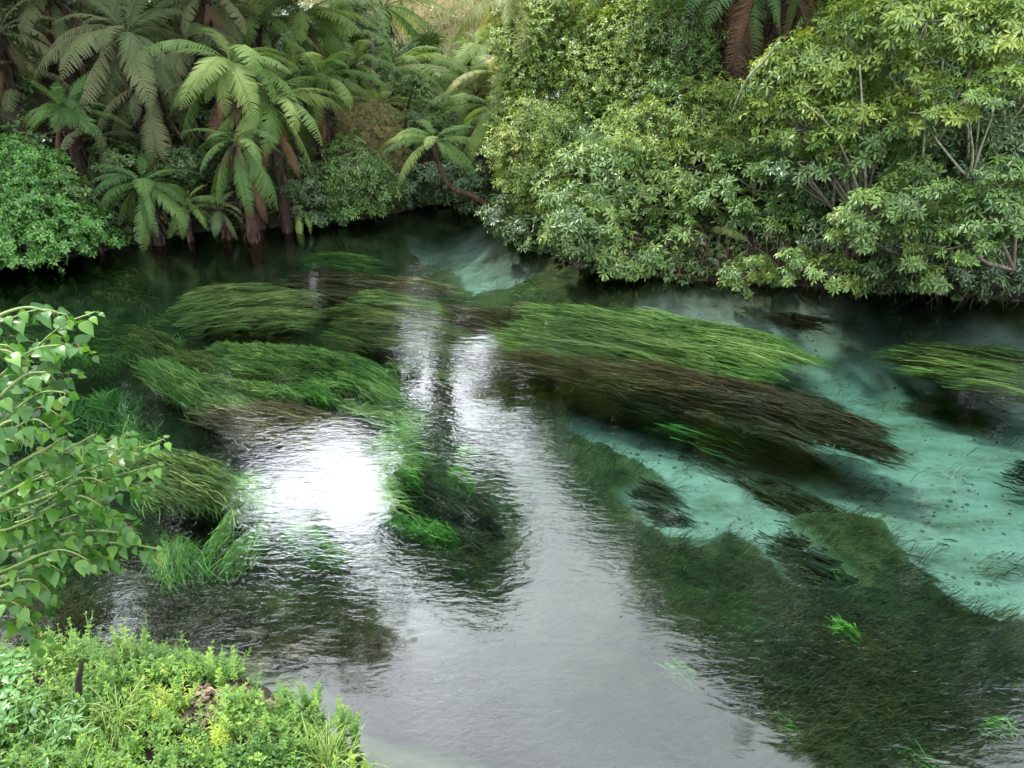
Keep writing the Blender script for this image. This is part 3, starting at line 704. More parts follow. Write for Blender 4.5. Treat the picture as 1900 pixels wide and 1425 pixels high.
for (lb, D0, lobes) in TALL:
    ls = []
    for (u, v, r) in lobes:
        _, dy, dz = ray(950, v - r)
        D = 30.0 if D0 == 0 else max(D0 if D0 > 25 else 14.5, min(34, 10.4 / float(-dz / dy)))
        c, q = mirror(u, v, D); ls.append((c, r * q * (1.2 if D0 == 0 else 1)))
    cm = np.mean([c for c, _ in ls], 0)
    bx_, by_ = (cm[0] * 1.1 * 25 / cm[1], 25.0) if cm[1] > 17 else (15 * np.sign(cm[0]), 13.5)
    via = []
    if D0 > 25:
        bx_, by_ = 3.6, cm[1] + 1
        via = [np.array([3.3, by_, 7.5])]
    if D0 == 0:
        bx_, by_ = 2.2, 30.5
        via = [np.array([2.0, 30.3, 5.6]), np.array([*mirror(829, 650, 30)[0][:2], 8.6]), mirror(830, 760, 30)[0]]
    base = np.array([bx_, by_, gz(bx_, by_)])
    th = thing('tree', lb, 'tree', base, 'tall trees above the frame')
    lf = Acc(); br = Acc()
    tube(br, curve([base - np.array([0, 0, .3])] + (via or [base * .5 + cm * .5 + np.array([.3, 0, 0])]) + [cm], 14), np.linspace(.62, .42, 14) if via and D0 == 0 else np.linspace(.3, .16, 14), 8, .5, .1)
    for c, r in ls:
        ns = int(12 + 5 * r * r); n = int(200 * r * r)
        d = nrm(rng.normal(0, 1, (ns, 3)))
        sub = c + d * r * rng.uniform(.1, 1.0, (ns, 1)) ** .5
        idx = rng.integers(0, ns, n)
        C = sub[idx] + rng.normal(0, 1, (n, 3)) * np.array([.36, .36, .22])
        rosettes(lf, OVATE, C, np.array([0, 0, 1.]) + rng.normal(0, .5, (n, 3)), rng.uniform(.16, .32, n), rng.random(n), 6)
        q1 = base * .3 + cm * .7 if not via else via[-1]
        tube(br, curve([q1, (q1 + c) / 2 + rng.normal(0, .2, 3), c], 6), np.linspace(.10, .04, 6), 5)
        for s_ in sub[:14]:
            tube(br, curve([c, (c + s_) / 2 + rng.normal(0, .1, 3), s_], 4), np.linspace(.04, .012, 4), 4)
    obj('trunk', br.mesh('trunk', M['bark'], base), th)
    obj('crown', lf.mesh('crown', M['bush_dark'], base, smooth=False), th)

# thin stems, dead poles, cabbage tree
def pole(name, label, cat, pts, r0, r1, mk, group=None, n=10, sides=8, rough=.1):
    P = curve(pts, n); b = P[0].copy()
    a = Acc(); tube(a, P, np.linspace(r0, r1, n), sides, .5, rough)
    return tag(obj(name, a.mesh(name, M[mk], b), None, b), label, cat, group)
def gpt(u, v, D):
    q = at(u, v, D); return np.array([q[0], q[1], gz(q[0], q[1]) - .2])
pole('dead_trunk', 'bare grey-brown dead trunk standing upright on the left valley side', 'dead trunk', [gpt(693, 150, 24.5), at(692, 140, 24.5), at(690, 66, 24.5)], .10, .075, 'bark')
pole('dead_trunk', 'thin dark leaning pole behind the leaning fern', 'dead trunk', [gpt(745, 270, 21.6), at(752, 230, 21.6), at(765, 165, 21.6)], .05, .03, 'trunk')
pole('dead_trunk', 'short dark dead stem under the dry grass hill', 'dead trunk', [gpt(869, 130, 27.5), at(869, 110, 27.5), at(868, 78, 27.5)], .09, .07, 'trunk')
for (lb, pts) in [('slim mossy sapling stem rising through the middle of the right bushes', [(1606, 350), (1603, 250), (1595, 120)]), ('pale bare branch slanting up to the right edge', [(1822, 295), (1870, 235), (1900, 195)]),
                  ('thin pale sapling stem under the golden layered crown, left of its twin', [(1798, 330), (1797, 270), (1795, 215)]), ('thin pale sapling stem under the golden layered crown, right of its twin', [(1806, 330), (1812, 270), (1816, 215)]),
                  ('pale crooked stem in front of the thick brown fern trunk', [(1385, 150), (1420, 110), (1445, 80)]), ('slim grey stem forking behind the finger-leaved sprays', [(1712, 330), (1714, 260), (1720, 190)]),
                  ('dark slender stem crossing the shaded right bank', [(1600, 380), (1550, 250), (1490, 190)])]:
    pole('sapling_stem', lb, 'stem', [gpt(pts[0][0], 480, 14.6) if pts[0][1] > 200 else at(pts[0][0] - 25, pts[0][1] + 60, 14.6)] + [at(u, v, 13.6 - .3 * i) for i, (u, v) in enumerate(pts)], .032, .014, 'bark_pale', 'bare stems on the right bank', 14, 6)
b = gpt(797, 130, 30); tpc = at(797, 80, 30)
th = thing('cabbage_tree', 'spiky-headed cabbage tree standing small in the valley below the dry hill', 'tree', b)
a = Acc(); tube(a, [b, (b + tpc) / 2, tpc], [.1, .08, .07], 7, .5, .1); obj('trunk', a.mesh('trunk', M['bark'], b), th)
a = Acc(); n = 130; d = nrm(rng.normal(0, 1, (n, 3)) + np.array([0, 0, .2])); put_leaves(a, leaf_simple(.035, .2), np.repeat(tpc[None], n, 0), d, np.array([0, 0, 1.]) + rng.normal(0, .2, (n, 3)), rng.uniform(.6, .95, n), rng.random(n))
obj('crown', a.mesh('crown', M['bush_mid'], b, smooth=False), th)

# undergrowth over the slopes (nobody could count it)
n = 26000
ux = rng.uniform(-17, 16, n); uy = 10.5 + 36 * rng.random(n) ** 1.6
uz, ud, _ = bedz(ux, uy)
k = (ud > -.15) & (rng.random(n) < np.where(ud < 1.2, 1.0, .35 + .9 * fbm(ux, uy, 1.4, 41)))
C = np.stack([ux, uy, uz], -1)[k]
C[:, 2] = np.maximum(C[:, 2], .05) + rng.uniform(0, .4, len(C))
a = Acc(); rosettes(a, OVATE, C, np.array([0, 0, 1.]) + rng.normal(0, .45, C.shape), rng.uniform(.12, .26, len(C)), np.clip(rng.normal(.4, .2, len(C)), 0, 1), 7)
tag(obj('undergrowth', a.mesh('undergrowth', M['bush_dark'], smooth=False)), 'dark low undergrowth covering the slopes between the ferns', 'undergrowth', kind='stuff')
n = 9000
ux = rng.uniform(-8, 4, n); uy = rng.uniform(36, 70, n); uz, ud, _ = bedz(ux, uy)
C = np.stack([ux, uy, uz], -1)
a = Acc()
for q in range(5):
    put_leaves(a, leaf_simple(.03, .4), C + rng.normal(0, .08, C.shape) * [1, 1, 0], nrm(np.array([0, 0, 1.]) + rng.normal(0, .45, C.shape)), rng.normal(0, 1, C.shape), rng.uniform(.4, .8, n), rng.random(n))
M['hay'] = leaf_mat('dry_hill_grass', [(.1, (.14, .16, .06)), (.5, (.26, .24, .12)), (.95, (.38, .34, .20))], .8, .3, .2)
tag(obj('dry_grass', a.mesh('dry_grass', M['hay'], smooth=False)), 'long dry tan grass on the hill at the head of the valley', 'grass', kind='stuff')
# hanging rootlets and dead stems under the right bank
a = Acc()
for q in range(260):
    u = rng.uniform(1050, 1900); v = np.interp(u, [1050, 1250, 1500, 1900], [455, 470, 480, 500]) + rng.uniform(-60, 20)
    D = np.interp(u, [1050, 1250, 1500, 1900], [15.6, 14.6, 13.8, 12.9]) + rng.uniform(-.3, .3)
    p0 = at(u, v, D); ln = rng.uniform(.3, .9)
    p1 = p0 + np.array([rng.normal(0, .15), -rng.uniform(.1, .5), -ln]); p1[2] = max(p1[2], .02)
    tube(a, curve([p0, (p0 + p1) / 2 + np.array([rng.normal(0, .1), -.1, .1]), p1], 5), np.linspace(.008, .004, 5), 3)
tag(obj('hanging_roots', a.mesh('hanging_roots', M['trunk_red'])), 'tangle of reddish brown roots and dead stems along the foot of the right bank', 'roots', kind='stuff')

# ------------------------------------------------------------------ water weed
def weed_mat_mat(name, cols, rough=.6):
    return leaf_mat(name, cols, rough, .2, .2, False, 1.5)
M['weed_green'] = weed_mat_mat('weed_green', [(.15, (.035, .10, .02)), (.5, (.13, .26, .05)), (.85, (.40, .50, .16))])
M['weed_bright'] = weed_mat_mat('weed_bright', [(.15, (.03, .10, .015)), (.5, (.065, .21, .025)), (.9, (.15, .34, .05))])
M['weed_olive'] = weed_mat_mat('weed_olive', [(.15, (.03, .06, .015)), (.5, (.12, .18, .035)), (.85, (.33, .36, .11))])
M['weed_brown'] = weed_mat_mat('weed_brown', [(.15, (.02, .015, .008)), (.5, (.075, .05, .02)), (.7, (.11, .12, .035)), (.9, (.36, .29, .15))])
M['weed_dark'] = weed_mat_mat('weed_dark', [(.22, (.006, .010, .005)), (.5, (.024, .029, .011)), (.72, (.055, .048, .018)), (.92, (.11, .10, .03))])
M['weed_deep'] = weed_mat_mat('weed_deep', [(.15, (.010, .014, .006)), (.5, (.032, .032, .012)), (.7, (.06, .05, .02)), (.9, (.13, .12, .045))])
M['weed_feather'] = weed_mat_mat('weed_feather', [(.15, (.06, .12, .03)), (.5, (.2, .30, .08)), (.85, (.48, .52, .22))])
M['weed_core'] = rough_mat('weed_core', [(.3, (.008, .012, .005)), (.6, (.022, .03, .01)), (.8, (.04, .045, .015))], 4, .95, .6)
FLOW = R(-24)
def ribbons(acc, P0, ang, ln, wd, zt, seg=5, wav=.05, rnd=None, sag=0.0, rise=None, twist=.5):
    N = len(P0)
    d = np.stack([np.cos(ang), np.sin(ang), np.zeros(N)], -1)
    s = np.stack([-d[:, 1], d[:, 0], np.zeros(N)], -1)
    ph = rng.random(N) * 7; fq = rng.uniform(3, 7, N)
    pts = []
    for k in range(seg + 1):
        f = k / seg
        off = wav * ln * np.sin(ph + fq * f) * f
        p = P0 + d * (ln * f)[:, None] + s * off[:, None]
        p[:, 2] += (rise * (1 - (1 - f) ** 2) if rise is not None else 0) - sag * f * f + .012 * np.sin(ph * 3 + 9 * f)
        p[:, 2] = np.minimum(p[:, 2], zt)
        pts.append(p)
    pts = np.stack(pts, 1)
    wv = s + np.array([0, 0, 1.]) * (twist * rng.normal(0, 1, N))[:, None]
    wp = np.interp(np.linspace(0, 1, seg + 1), [0, .2, .7, 1], [.7, 1, .8, .1])
    off = (wv * wd[:, None])[:, None] * wp[None, :, None]
    VV = np.stack([pts - off, pts + off], 2).reshape(-1, 3)
    b = (np.arange(N) * 2 * (seg + 1))[:, None] + (np.arange(seg) * 2)[None]
    b = b.ravel()
    F = np.concatenate([np.stack([b, b + 1, b + 3], -1), np.stack([b, b + 3, b + 2], -1)])
    r = np.repeat(rnd, seg)
    acc.add(VV, F, np.concatenate([r, r]))
def weed(label, px, z=-.15, mk='weed_green', dens=420, ln=.7, wd=.006, ang=FLOW, spread=.12, thick=.35, core=True, group='water weed beds', mk2=None, rise=0.0, wav=.10, jag=.3, sag=.1, tail=0.0, fade=None):
    poly = zpts(px, z)
    pa = np.array(poly); lo = pa.min(0); hi = pa.max(0)
    cen = pa.mean(0)
    jag = min(jag, .35 * float((hi - lo).min()) * .5)
    A = .5 * abs(sum(pa[i][0] * pa[(i + 1) % len(pa)][1] - pa[(i + 1) % len(pa)][0] * pa[i][1] for i in range(len(pa))))
    n = int(dens * 2.0 * A); wd = wd * .75; thick = thick * .55; z = z - .07
    n0 = int(n * 1.3 * (hi[0] - lo[0]) * (hi[1] - lo[1]) / max(A, .05))
    P = rng.uniform(lo, hi, (n0, 2))
    dd = polydist(P, poly) + jag * (fbm(P[:, 0], P[:, 1], .5, 17) - .5) * 2
    a0_ = FLOW if callable(ang) else ang
    al_ = P[:, 0] * math.cos(a0_) + P[:, 1] * math.sin(a0_); ac_ = -P[:, 0] * math.sin(a0_) + P[:, 1] * math.cos(a0_)
    strk = .6 * vnoise(al_, ac_ * 6, 1.2, 13) + .4 * vnoise(al_, ac_ * 12, .8, 14)
    dd = dd + min(.16, .2 * math.sqrt(A)) * (vnoise(al_, ac_ * 5, .8, 15) - .5) * 2
    kp = (dd < 0) & ((strk > .40) | (rng.random(n0) < .15))
    strk = strk[kp]
    P = P[kp]; dd = -dd[kp]
    org = np.array([cen[0], cen[1], z - thick])
    th = thing('water_weed', label, 'water weed', org, group)
    prof = np.clip(dd / (.25 * math.sqrt(A) + .05), 0, 1) ** .5
    zz = z - thick * .8 * (1 - prof) - .16 * rng.random(len(P)) ** 1.5 + .10 * (fbm(P[:, 0], P[:, 1], .35, 27) - .5) + .30 * np.minimum(strk - .62, 0)
    ag = (ang(P) if callable(ang) else np.full(len(P), ang)) + rng.normal(0, spread, len(P)) + .5 * (fbm(P[:, 0], P[:, 1], 1.2, 55) - .5)
    l_ = ln * rng.uniform(.4, 1.45, len(P)) 
    st = np.stack([P[:, 0] - np.cos(ag) * l_ * (.5 - tail), P[:, 1] - np.sin(ag) * l_ * (.5 - tail), zz], -1)
    rn = np.clip(-.12 + .45 * fbm(P[:, 0], P[:, 1], .6, 61) + 1.0 * (strk - .34) + rng.normal(0, .27, len(P)), 0, 1)
    a = Acc()
    ribbons(a, st, ag, l_, np.full(len(P), wd) * rng.uniform(.5, 1.7, len(P)), -.012, 5, wav, rn, sag, rise=(rise * rng.uniform(.5, 1, len(P))) if rise else None)
    obj('strands', a.mesh('strands', M[mk], org, smooth=False), th)
    if mk2:
        k2 = rng.random(len(P)) < .3
        a = Acc(); st2 = st[k2] + np.array([0, 0, .03])
        ribbons(a, st2, ag[k2], l_[k2], np.full(k2.sum(), wd), -.012, 5, wav, rn[k2], sag)
        obj('pale_strands', a.mesh('pale_strands', M[mk2], org, smooth=False), th)
    if core:
        g_ = .07
        xs = np.arange(lo[0] - .2, hi[0] + .2, g_); ys = np.arange(lo[1] - .2, hi[1] + .2, g_)
        XX, YY = np.meshgrid(xs, ys)
        d3 = -(polydist(np.stack([XX, YY], -1), poly) + jag * (fbm(XX, YY, .5, 17) - .5) * 2)
        pr = np.clip(d3 / (.25 * math.sqrt(A) + .05), 0, 1) ** .5
        ZZ = z - .17 - thick * (1 - pr) - .12 * fbm(XX, YY, .3, 71)
        nn = len(xs); i_, j_ = np.meshgrid(np.arange(nn - 1), np.arange(len(ys) - 1)); b = (j_ * nn + i_).ravel()
        q = np.stack([b, b + 1, b + nn + 1, b + nn], -1)
        keep = d3.ravel()[q].min(1) > .10
        q = q[keep]
        if len(q):
            vv = np.stack([XX, YY, ZZ], -1).reshape(-1, 3); u_, inv = np.unique(q, return_inverse=True)
            obj('mat', make_mesh('mat', vv[u_] - org, inv.reshape(q.shape), M['weed_core']), th)
    return th
weed('broad green weed bed streaming right from the middle of the river', [(925, 622), (985, 580), (1010, 548), (1120, 556), (1230, 566), (1360, 585), (1480, 612), (1520, 630), (1430, 642), (1360, 668), (1240, 668), (1120, 655), (1000, 640)], -.12, 'weed_green', 620, .95, .007, R(-20), mk2='weed_feather', core=False)
weed('long brown weed crest with pale strands running right from the river centre', [(915, 626), (1000, 638), (1150, 656), (1300, 674), (1420, 690), (1400, 712), (1300, 702), (1200, 686), (1080, 664), (960, 642)], -.06, 'weed_brown', 800, 1.1, .006, R(-26), spread=.07, thick=.4)
weed('dark olive weed mat with a rounded tip trailing behind the brown crest', [(1080, 672), (1200, 684), (1300, 690), (1430, 698), (1540, 722), (1620, 750), (1690, 782), (1712, 800), (1660, 810), (1570, 800), (1470, 778), (1370, 748), (1280, 722), (1190, 700)], -.10, 'weed_deep', 800, .6, .006, R(-27), spread=.08, thick=.5)
weed('dark green weed below the long brown mat trailing to its own point', [(1215, 722), (1300, 745), (1430, 785), (1510, 820), (1450, 850), (1560, 900), (1540, 915), (1470, 910), (1400, 865), (1310, 828), (1250, 790)], -.8, 'weed_dark', 420, .5, .008, R(-30), thick=.5, tail=.35, core=False)
weed('bright green ribbon of weed along the lower edge of the long brown mat', [(1190, 728), (1260, 738), (1350, 766), (1420, 800), (1350, 800), (1240, 762)], -.5, 'weed_bright', 300, .6, .007, R(-28), core=False)
weed('pale olive feathery weed at the far end of the left beds, tips curling up', [(330, 545), (400, 518), (470, 512), (560, 528), (580, 560), (540, 590), (440, 590), (350, 580)], -.06, 'weed_feather', 520, .55, .007, R(10), rise=.12)
weed('narrow olive weed plume reaching far left towards the dark water', [(215, 575), (260, 582), (330, 615), (400, 640), (400, 670), (330, 655), (270, 625), (240, 600)], -.14, 'weed_olive', 560, .5, .007, R(-25))
weed('thick green mat with fine combed texture in the left beds', [(370, 640), (430, 612), (540, 618), (640, 640), (655, 670), (600, 705), (500, 712), (410, 690)], -.16, 'weed_green', 900, .3, .007, R(-12), thick=.3, spread=.3)
weed('green weed with loose tips right of the combed mat', [(610, 640), (680, 640), (730, 680), (700, 720), (640, 700)], -.2, 'weed_green', 450, .7, .007, R(-35))
weed('slanting green weed streamers below the combed mat', [(260, 660), (330, 655), (420, 700), (500, 735), (470, 765), (390, 745), (300, 700)], -.25, 'weed_green', 480, .8, .007, R(-38))
weed('dull brown weed bed under the combed mat', [(400, 745), (520, 725), (620, 745), (660, 780), (600, 810), (470, 800)], -.15, 'weed_brown', 450, .9, .006, R(-22))
weed('olive weed mat floating at left behind the near leaves', [(235, 820), (310, 808), (390, 830), (440, 850), (420, 885), (330, 880), (260, 860)], -.06, 'weed_olive', 800, .5, .005, R(-20))
weed('deep blue-green weed clumps in the left pool', [(120, 740), (190, 700), (270, 730), (300, 790), (220, 800), (140, 800)], -.6, 'weed_green', 260, .6, .008, R(-60), spread=.5)
weed('upright grey-green grassy weed tuft near the bank', [(255, 985), (300, 955), (350, 985), (400, 1030), (370, 1060), (300, 1040)], -.25, 'weed_green', 520, .4, .004, R(115), spread=.35, rise=.1, core=False)
weed('blue-green grassy weed tuft right of the grey-green one', [(385, 975), (430, 940), (480, 930), (485, 990), (440, 1040), (390, 1030)], -.3, 'weed_green', 560, .4, .004, R(70), spread=.3, rise=.1, core=False)
weed('yellow-olive weed bed in the ripples at the river centre', [(610, 555), (680, 545), (720, 560), (800, 580), (870, 605), (850, 630), (760, 625), (650, 600), (690, 580)], -.05, 'weed_olive', 620, .8, .007, R(-14))
weed('thin pale weed streaks in the riffle above the yellow-olive bed', [(690, 525), (760, 530), (830, 545), (780, 556), (700, 545)], -.04, 'weed_feather', 480, .8, .007, R(-10), core=False)
weed('dark brown-green weed bed at the far sand edge', [(840, 550), (900, 545), (1000, 550), (990, 580), (920, 600), (850, 590)], -.2, 'weed_brown', 380, .7, .008, R(-15))
weed('far green weed patch below the rounded bush', [(590, 465), (650, 455), (700, 458), (670, 480), (600, 478)], -.1, 'weed_green', 320, .8, .009, R(-8))
weed('brown weed shoal far left of the riffle', [(540, 505), (640, 490), (760, 495), (830, 515), (760, 535), (600, 530)], -.2, 'weed_brown', 320, .8, .009, R(-8))
weed('yellow-green weed bed with brown streaks at the right edge', [(1690, 632), (1800, 622), (1910, 625), (1930, 712), (1850, 690), (1760, 665)], -.1, 'weed_olive', 650, 1.0, .007, R(-18), mk2='weed_green', core=False)
weed('flat brown weed patch in the shade below the right bank', [(1440, 565), (1520, 555), (1600, 565), (1570, 580), (1470, 580)], -.2, 'weed_brown', 350, .7, .008, R(-12))
weed('green-brown weed bed in the middle of the sky reflection', [(740, 880), (800, 855), (880, 900), (930, 920), (930, 980), (870, 1010), (800, 990), (745, 950)], -.75, 'weed_dark', 220, .35, .006, R(-35))
weed('rounded dark weed clump ending in a leaf-like point over the sand', [(1170, 860), (1220, 865), (1275, 905), (1290, 945), (1240, 950), (1190, 920)], -1.0, 'weed_dark', 420, .4, .007, R(-25), core=False)
weed('broad dark weed bed with a straight upper edge at lower right', [(1430, 960), (1500, 948), (1600, 962), (1690, 1005), (1720, 1060), (1780, 1110), (1600, 1120), (1500, 1060), (1460, 1010)], -1.0, 'weed_dark', 380, .6, .008, R(-25), core=False)
weed('patchy weed clump over the sand right of centre', [(1590, 890), (1640, 880), (1700, 900), (1660, 930), (1600, 925)], -1.1, 'weed_dark', 70, .4, .007, R(-10), core=False)
weed('thin weed haze over the sand at the right edge', [(1640, 930), (1750, 910), (1860, 960), (1880, 1030), (1800, 1050), (1690, 990)], -1.15, 'weed_dark', 25, .4, .008, R(-15), core=False)
weed('dark weed lump cut by the right edge above the near sand', [(1880, 840), (1930, 830), (1930, 880), (1885, 870)], -.7, 'weed_dark', 400, .3, .007, R(-15), core=False)
BT = [('bright green tuft in the white reflection left of centre', 585, 990, 55, 25), ('bright green tuft lying wide in the dark reflection', 780, 950, 65, 20), ('small bright tuft above the wide one', 755, 852, 28, 14),
      ('small pale green tuft right of the slim trunk reflection', 858, 866, 22, 12), ('bright green tuft below the combed mat', 592, 705, 25, 16), ('bright tuft at the sky reflection edge lower right', 1270, 1215, 34, 15),
      ('tiny bright tuft between the two lower right dark beds', 1570, 1032, 16, 10), ('bright tuft in the lower right dark bed', 1580, 1138, 25, 12), ('yellow-green tuft at the bottom right edge of the ripples', 1735, 1370, 45, 20),
      ('bright tuft low by the near ripples', 1480, 1300, 25, 14), ('yellow-green tuft at the right edge near the bottom', 1875, 1315, 25, 14), ('dim tuft at left under the shrub leaves', 180, 935, 35, 25), ('deep green tuft in the left pool', 130, 640, 35, 16)]
for (lb, u, v, ru, rv) in BT:
    px = [(u + ru * math.cos(q) * kk - .2 * rv * math.sin(q) * kk, v + .35 * ru * math.cos(q) * kk + .75 * rv * math.sin(q) * kk) for q, kk in zip(np.linspace(0, 2 * PI, 12)[:-1], rng.uniform(.55, 1.25, 11))]
    weed(lb, px, -.2, 'weed_bright', 3200, .17, .0055, R(-30), core=False, group='bright weed tufts', spread=.4, thick=.15)
n = 9000
P = onz(rng.uniform(700, 1960, n), rng.uniform(450, 1150, n), -1.2)
z_, d_, s_ = bedz(P[:, 0], P[:, 1])
k = (d_ < -.3) & (s_ > .6) & (rng.random(n) < 1.6 * (fbm(P[:, 0], P[:, 1], .7, 205) - .3))
P = P[k][:650]; P[:, 2] = z_[k][:650]
a = Acc()
ph_ = np.linspace(0, 2 * PI, 7)[:-1]
tp_v = np.concatenate([np.stack([np.cos(ph_), np.sin(ph_) * .8, np.full(6, -.1)], -1), np.stack([.6 * np.cos(ph_ + .3), .5 * np.sin(ph_ + .3), np.full(6, .38)], -1), [[0, 0, .45]]])
tp_f = np.array([(i, (i + 1) % 6, 6 + (i + 1) % 6) for i in range(6)] + [(i, 6 + (i + 1) % 6, 6 + i) for i in range(6)] + [(6 + i, 6 + (i + 1) % 6, 12) for i in range(6)])
q_ = rng.uniform(0, 2 * PI, len(P))
put_leaves(a, (tp_v, tp_f), P, np.stack([np.cos(q_), np.sin(q_), 0 * q_], -1), np.array([0, 0, 1.]) + 0 * P, rng.uniform(.010, .035, len(P)) * rng.uniform(.6, 1.6, len(P)), rng.random(len(P)))
M['pebble'] = leaf_mat('pebble', [(.1, (.03, .035, .025)), (.5, (.10, .10, .08)), (.95, (.24, .24, .20))], .9, 0, .2)
tag(obj('pebbles', a.mesh('pebbles', M['pebble'])), 'small dark and pale pebbles strewn over the turquoise sand', 'pebbles', kind='stuff')
# short weed carpet over everything that is not sand
n = 110000
cu = rng.uniform(-60, 1960, n); cv = 440 + 1020 * rng.random(n) ** .8
P = onz(cu, cv, -.8)
z_, d_, s_ = bedz(P[:, 0], P[:, 1])
k = (d_ < -.3) & (rng.random(n) < (.3 + fbm(P[:, 0], P[:, 1], .8, 77)) * np.where(s_ < .05, np.where(sandmask(P[:, 0] + .22, P[:, 1] - .08) < .2, 1, .15), np.where(s_ < .4, .25, 0)) + (s_ >= .5) * .35 * (fbm(P[:, 0], P[:, 1], .5, 78) > .60))
P = P[k]; P[:, 2] = z_[k] + .02
a = Acc()
nn = len(P)
ag = FLOW + rng.normal(0, .5, nn) + 1.2 * (fbm(P[:, 0], P[:, 1], 1.5, 81) - .5)
ribbons(a, P, ag, rng.uniform(.08, .24, nn), rng.uniform(.002, .005, nn), -.02, 3, .08, np.clip(fbm(P[:, 0], P[:, 1], 1.0, 85) + rng.normal(0, .15, nn), 0, 1), 0, rise=rng.uniform(.04, .2, nn))
tag(obj('weed_carpet', a.mesh('weed_carpet', M['weed_dark'], smooth=False)), 'short dark weed carpeting the riverbed around the sand', 'weed', kind='stuff')

n = 42000
cu = rng.uniform(-40, 1000, n); cv = rng.uniform(520, 930, n)
P = onz(cu, cv, -.55)
z_, d_, s_ = bedz(P[:, 0], P[:, 1])
k = (d_ < -.5) & (s_ < .2) & (fbm(P[:, 0], P[:, 1], .9, 177) > .53) & (cu < 1000 - .4 * (cv - 520))
P = P[k]; nn = len(P)
P[:, 2] = np.maximum(z_[k] + .05, -.85 + .5 * fbm(P[:, 0], P[:, 1], .7, 179)) - .15 * rng.random(nn)
a = Acc()
ag = R(-35) + rng.normal(0, .35, nn) + 1.6 * (fbm(P[:, 0], P[:, 1], 1.3, 181) - .5)
ribbons(a, P, ag, rng.uniform(.15, .5, nn), rng.uniform(.0025, .005, nn), -.02, 4, .08, np.clip(fbm(P[:, 0], P[:, 1], .6, 185) + rng.normal(0, .2, nn), 0, 1), .05, rise=rng.uniform(.0, .15, nn))
tag(obj('deep_weed', a.mesh('deep_weed', M['weed_green'], smooth=False)), 'drifts of blue-green weed deep in the left pool', 'weed', kind='stuff')

# ------------------------------------------------------------------ near shrub at the left edge
base = np.array([-3.6, 3.3, gz(-3.6, 3.3)])
th = thing('shrub', 'near shrub with broad bright heart-shaped leaves reaching in from the left edge', 'shrub', base)
lf = Acc(); br = Acc(); rd = Acc()
BR = [([(-90, 640), (-10, 590), (50, 570), (98, 582)], 3.3, 12), ([(-90, 800), (0, 700), (60, 650), (112, 640)], 3.2, 18), ([(-90, 860), (-20, 760), (40, 700), (85, 690)], 3.1, 18),
      ([(-90, 900), (0, 800), (60, 745), (105, 760)], 3.2, 18), ([(-90, 960), (20, 870), (90, 830), (120, 810)], 3.05, 18), ([(-90, 980), (60, 880), (160, 840), (235, 830)], 3.3, 24),
      ([(-90, 1010), (80, 925), (190, 890), (290, 862)], 3.3, 26), ([(-90, 1040), (60, 960), (140, 920), (190, 940)], 3.1, 22), ([(-90, 1080), (60, 1010), (160, 985), (245, 992)], 3.25, 24),
      ([(-90, 1120), (30, 1050), (110, 1020), (165, 1040)], 3.15, 22), ([(-90, 1140), (0, 1090), (60, 1075), (95, 1100)], 3.1, 18), ([(-90, 1180), (-20, 1120), (30, 1120), (65, 1165)], 3.05, 16),
      ([(-90, 920), (-30, 820), (20, 780), (50, 800)], 3.0, 16), ([(-90, 700), (-40, 660), (10, 650), (40, 670)], 3.1, 12), ([(-90, 1000), (-10, 930), (40, 900), (90, 880)], 2.95, 18), ([(-90, 1100), (-20, 1000), (20, 980), (70, 960)], 3.0, 18)]
for (px, D, nl) in BR:
    pts = [at(u, v, D + .25 * (0 if i else 1)) for i, (u, v) in enumerate(px)]
    P = curve([base * .6 + pts[0] * .4 + np.array([-.3, 0, 0])] + pts, 20)
    tube(br, P, np.linspace(.014, .0035, 20), 5)
    for sub in range(3):
        Q = P if sub == 0 else P + rng.normal(0, .05, 3) * np.linspace(0, 1, 20)[:, None] * 2 + np.array([0, .05, -.045]) * sub
        if sub == 1: tube(br, Q[8:], np.linspace(.006, .003, 12), 4)
        tt = np.linspace(.42, 1.0, nl)
        k_ = np.clip((tt * 19), 0, 18.99); i0 = k_.astype(int); f = (k_ - i0)[:, None]
        pos = Q[i0] * (1 - f) + Q[i0 + 1] * f
        T = nrm(Q[i0 + 1] - Q[i0])
        sd = nrm(np.cross(T, np.array([0, 0, 1.]))) * np.where(np.arange(nl) % 2, 1, -1)[:, None]
        d = nrm(T * .55 + sd * .8 + np.array([0, 0, -.45]) + rng.normal(0, .25, (nl, 3)))
        pet = pos + d * .028
        nr = np.array([.1, -.45, .9]) + rng.normal(0, .45, (nl, 3))
        sz = rng.uniform(.05, .1, nl) * np.interp(tt, [.4, .9, 1], [1.05, .9, .6])
        put_leaves(lf, HEART, pet, d, nr, sz, np.clip(.26 + .35 * tt + rng.normal(0, .24, nl) - .15 * sub, 0, 1))
        for a_, b_ in zip(pos, pet): tube(rd, np.array([a_, b_]), [.0022, .0016], 3)
obj('branches', br.mesh('branches', M['stem'], base), th)
M['petiole'] = rough_mat('red_petiole', [(.3, (.07, .035, .015)), (.7, (.12, .09, .03))], 20, .6, .1)
tag(obj('leaf_stalks', rd.mesh('leaf_stalks', M['petiole'], base), th), None, None, None, 'stuff')
obj('foliage', lf.mesh('foliage', M['near_leaf'], base), th)

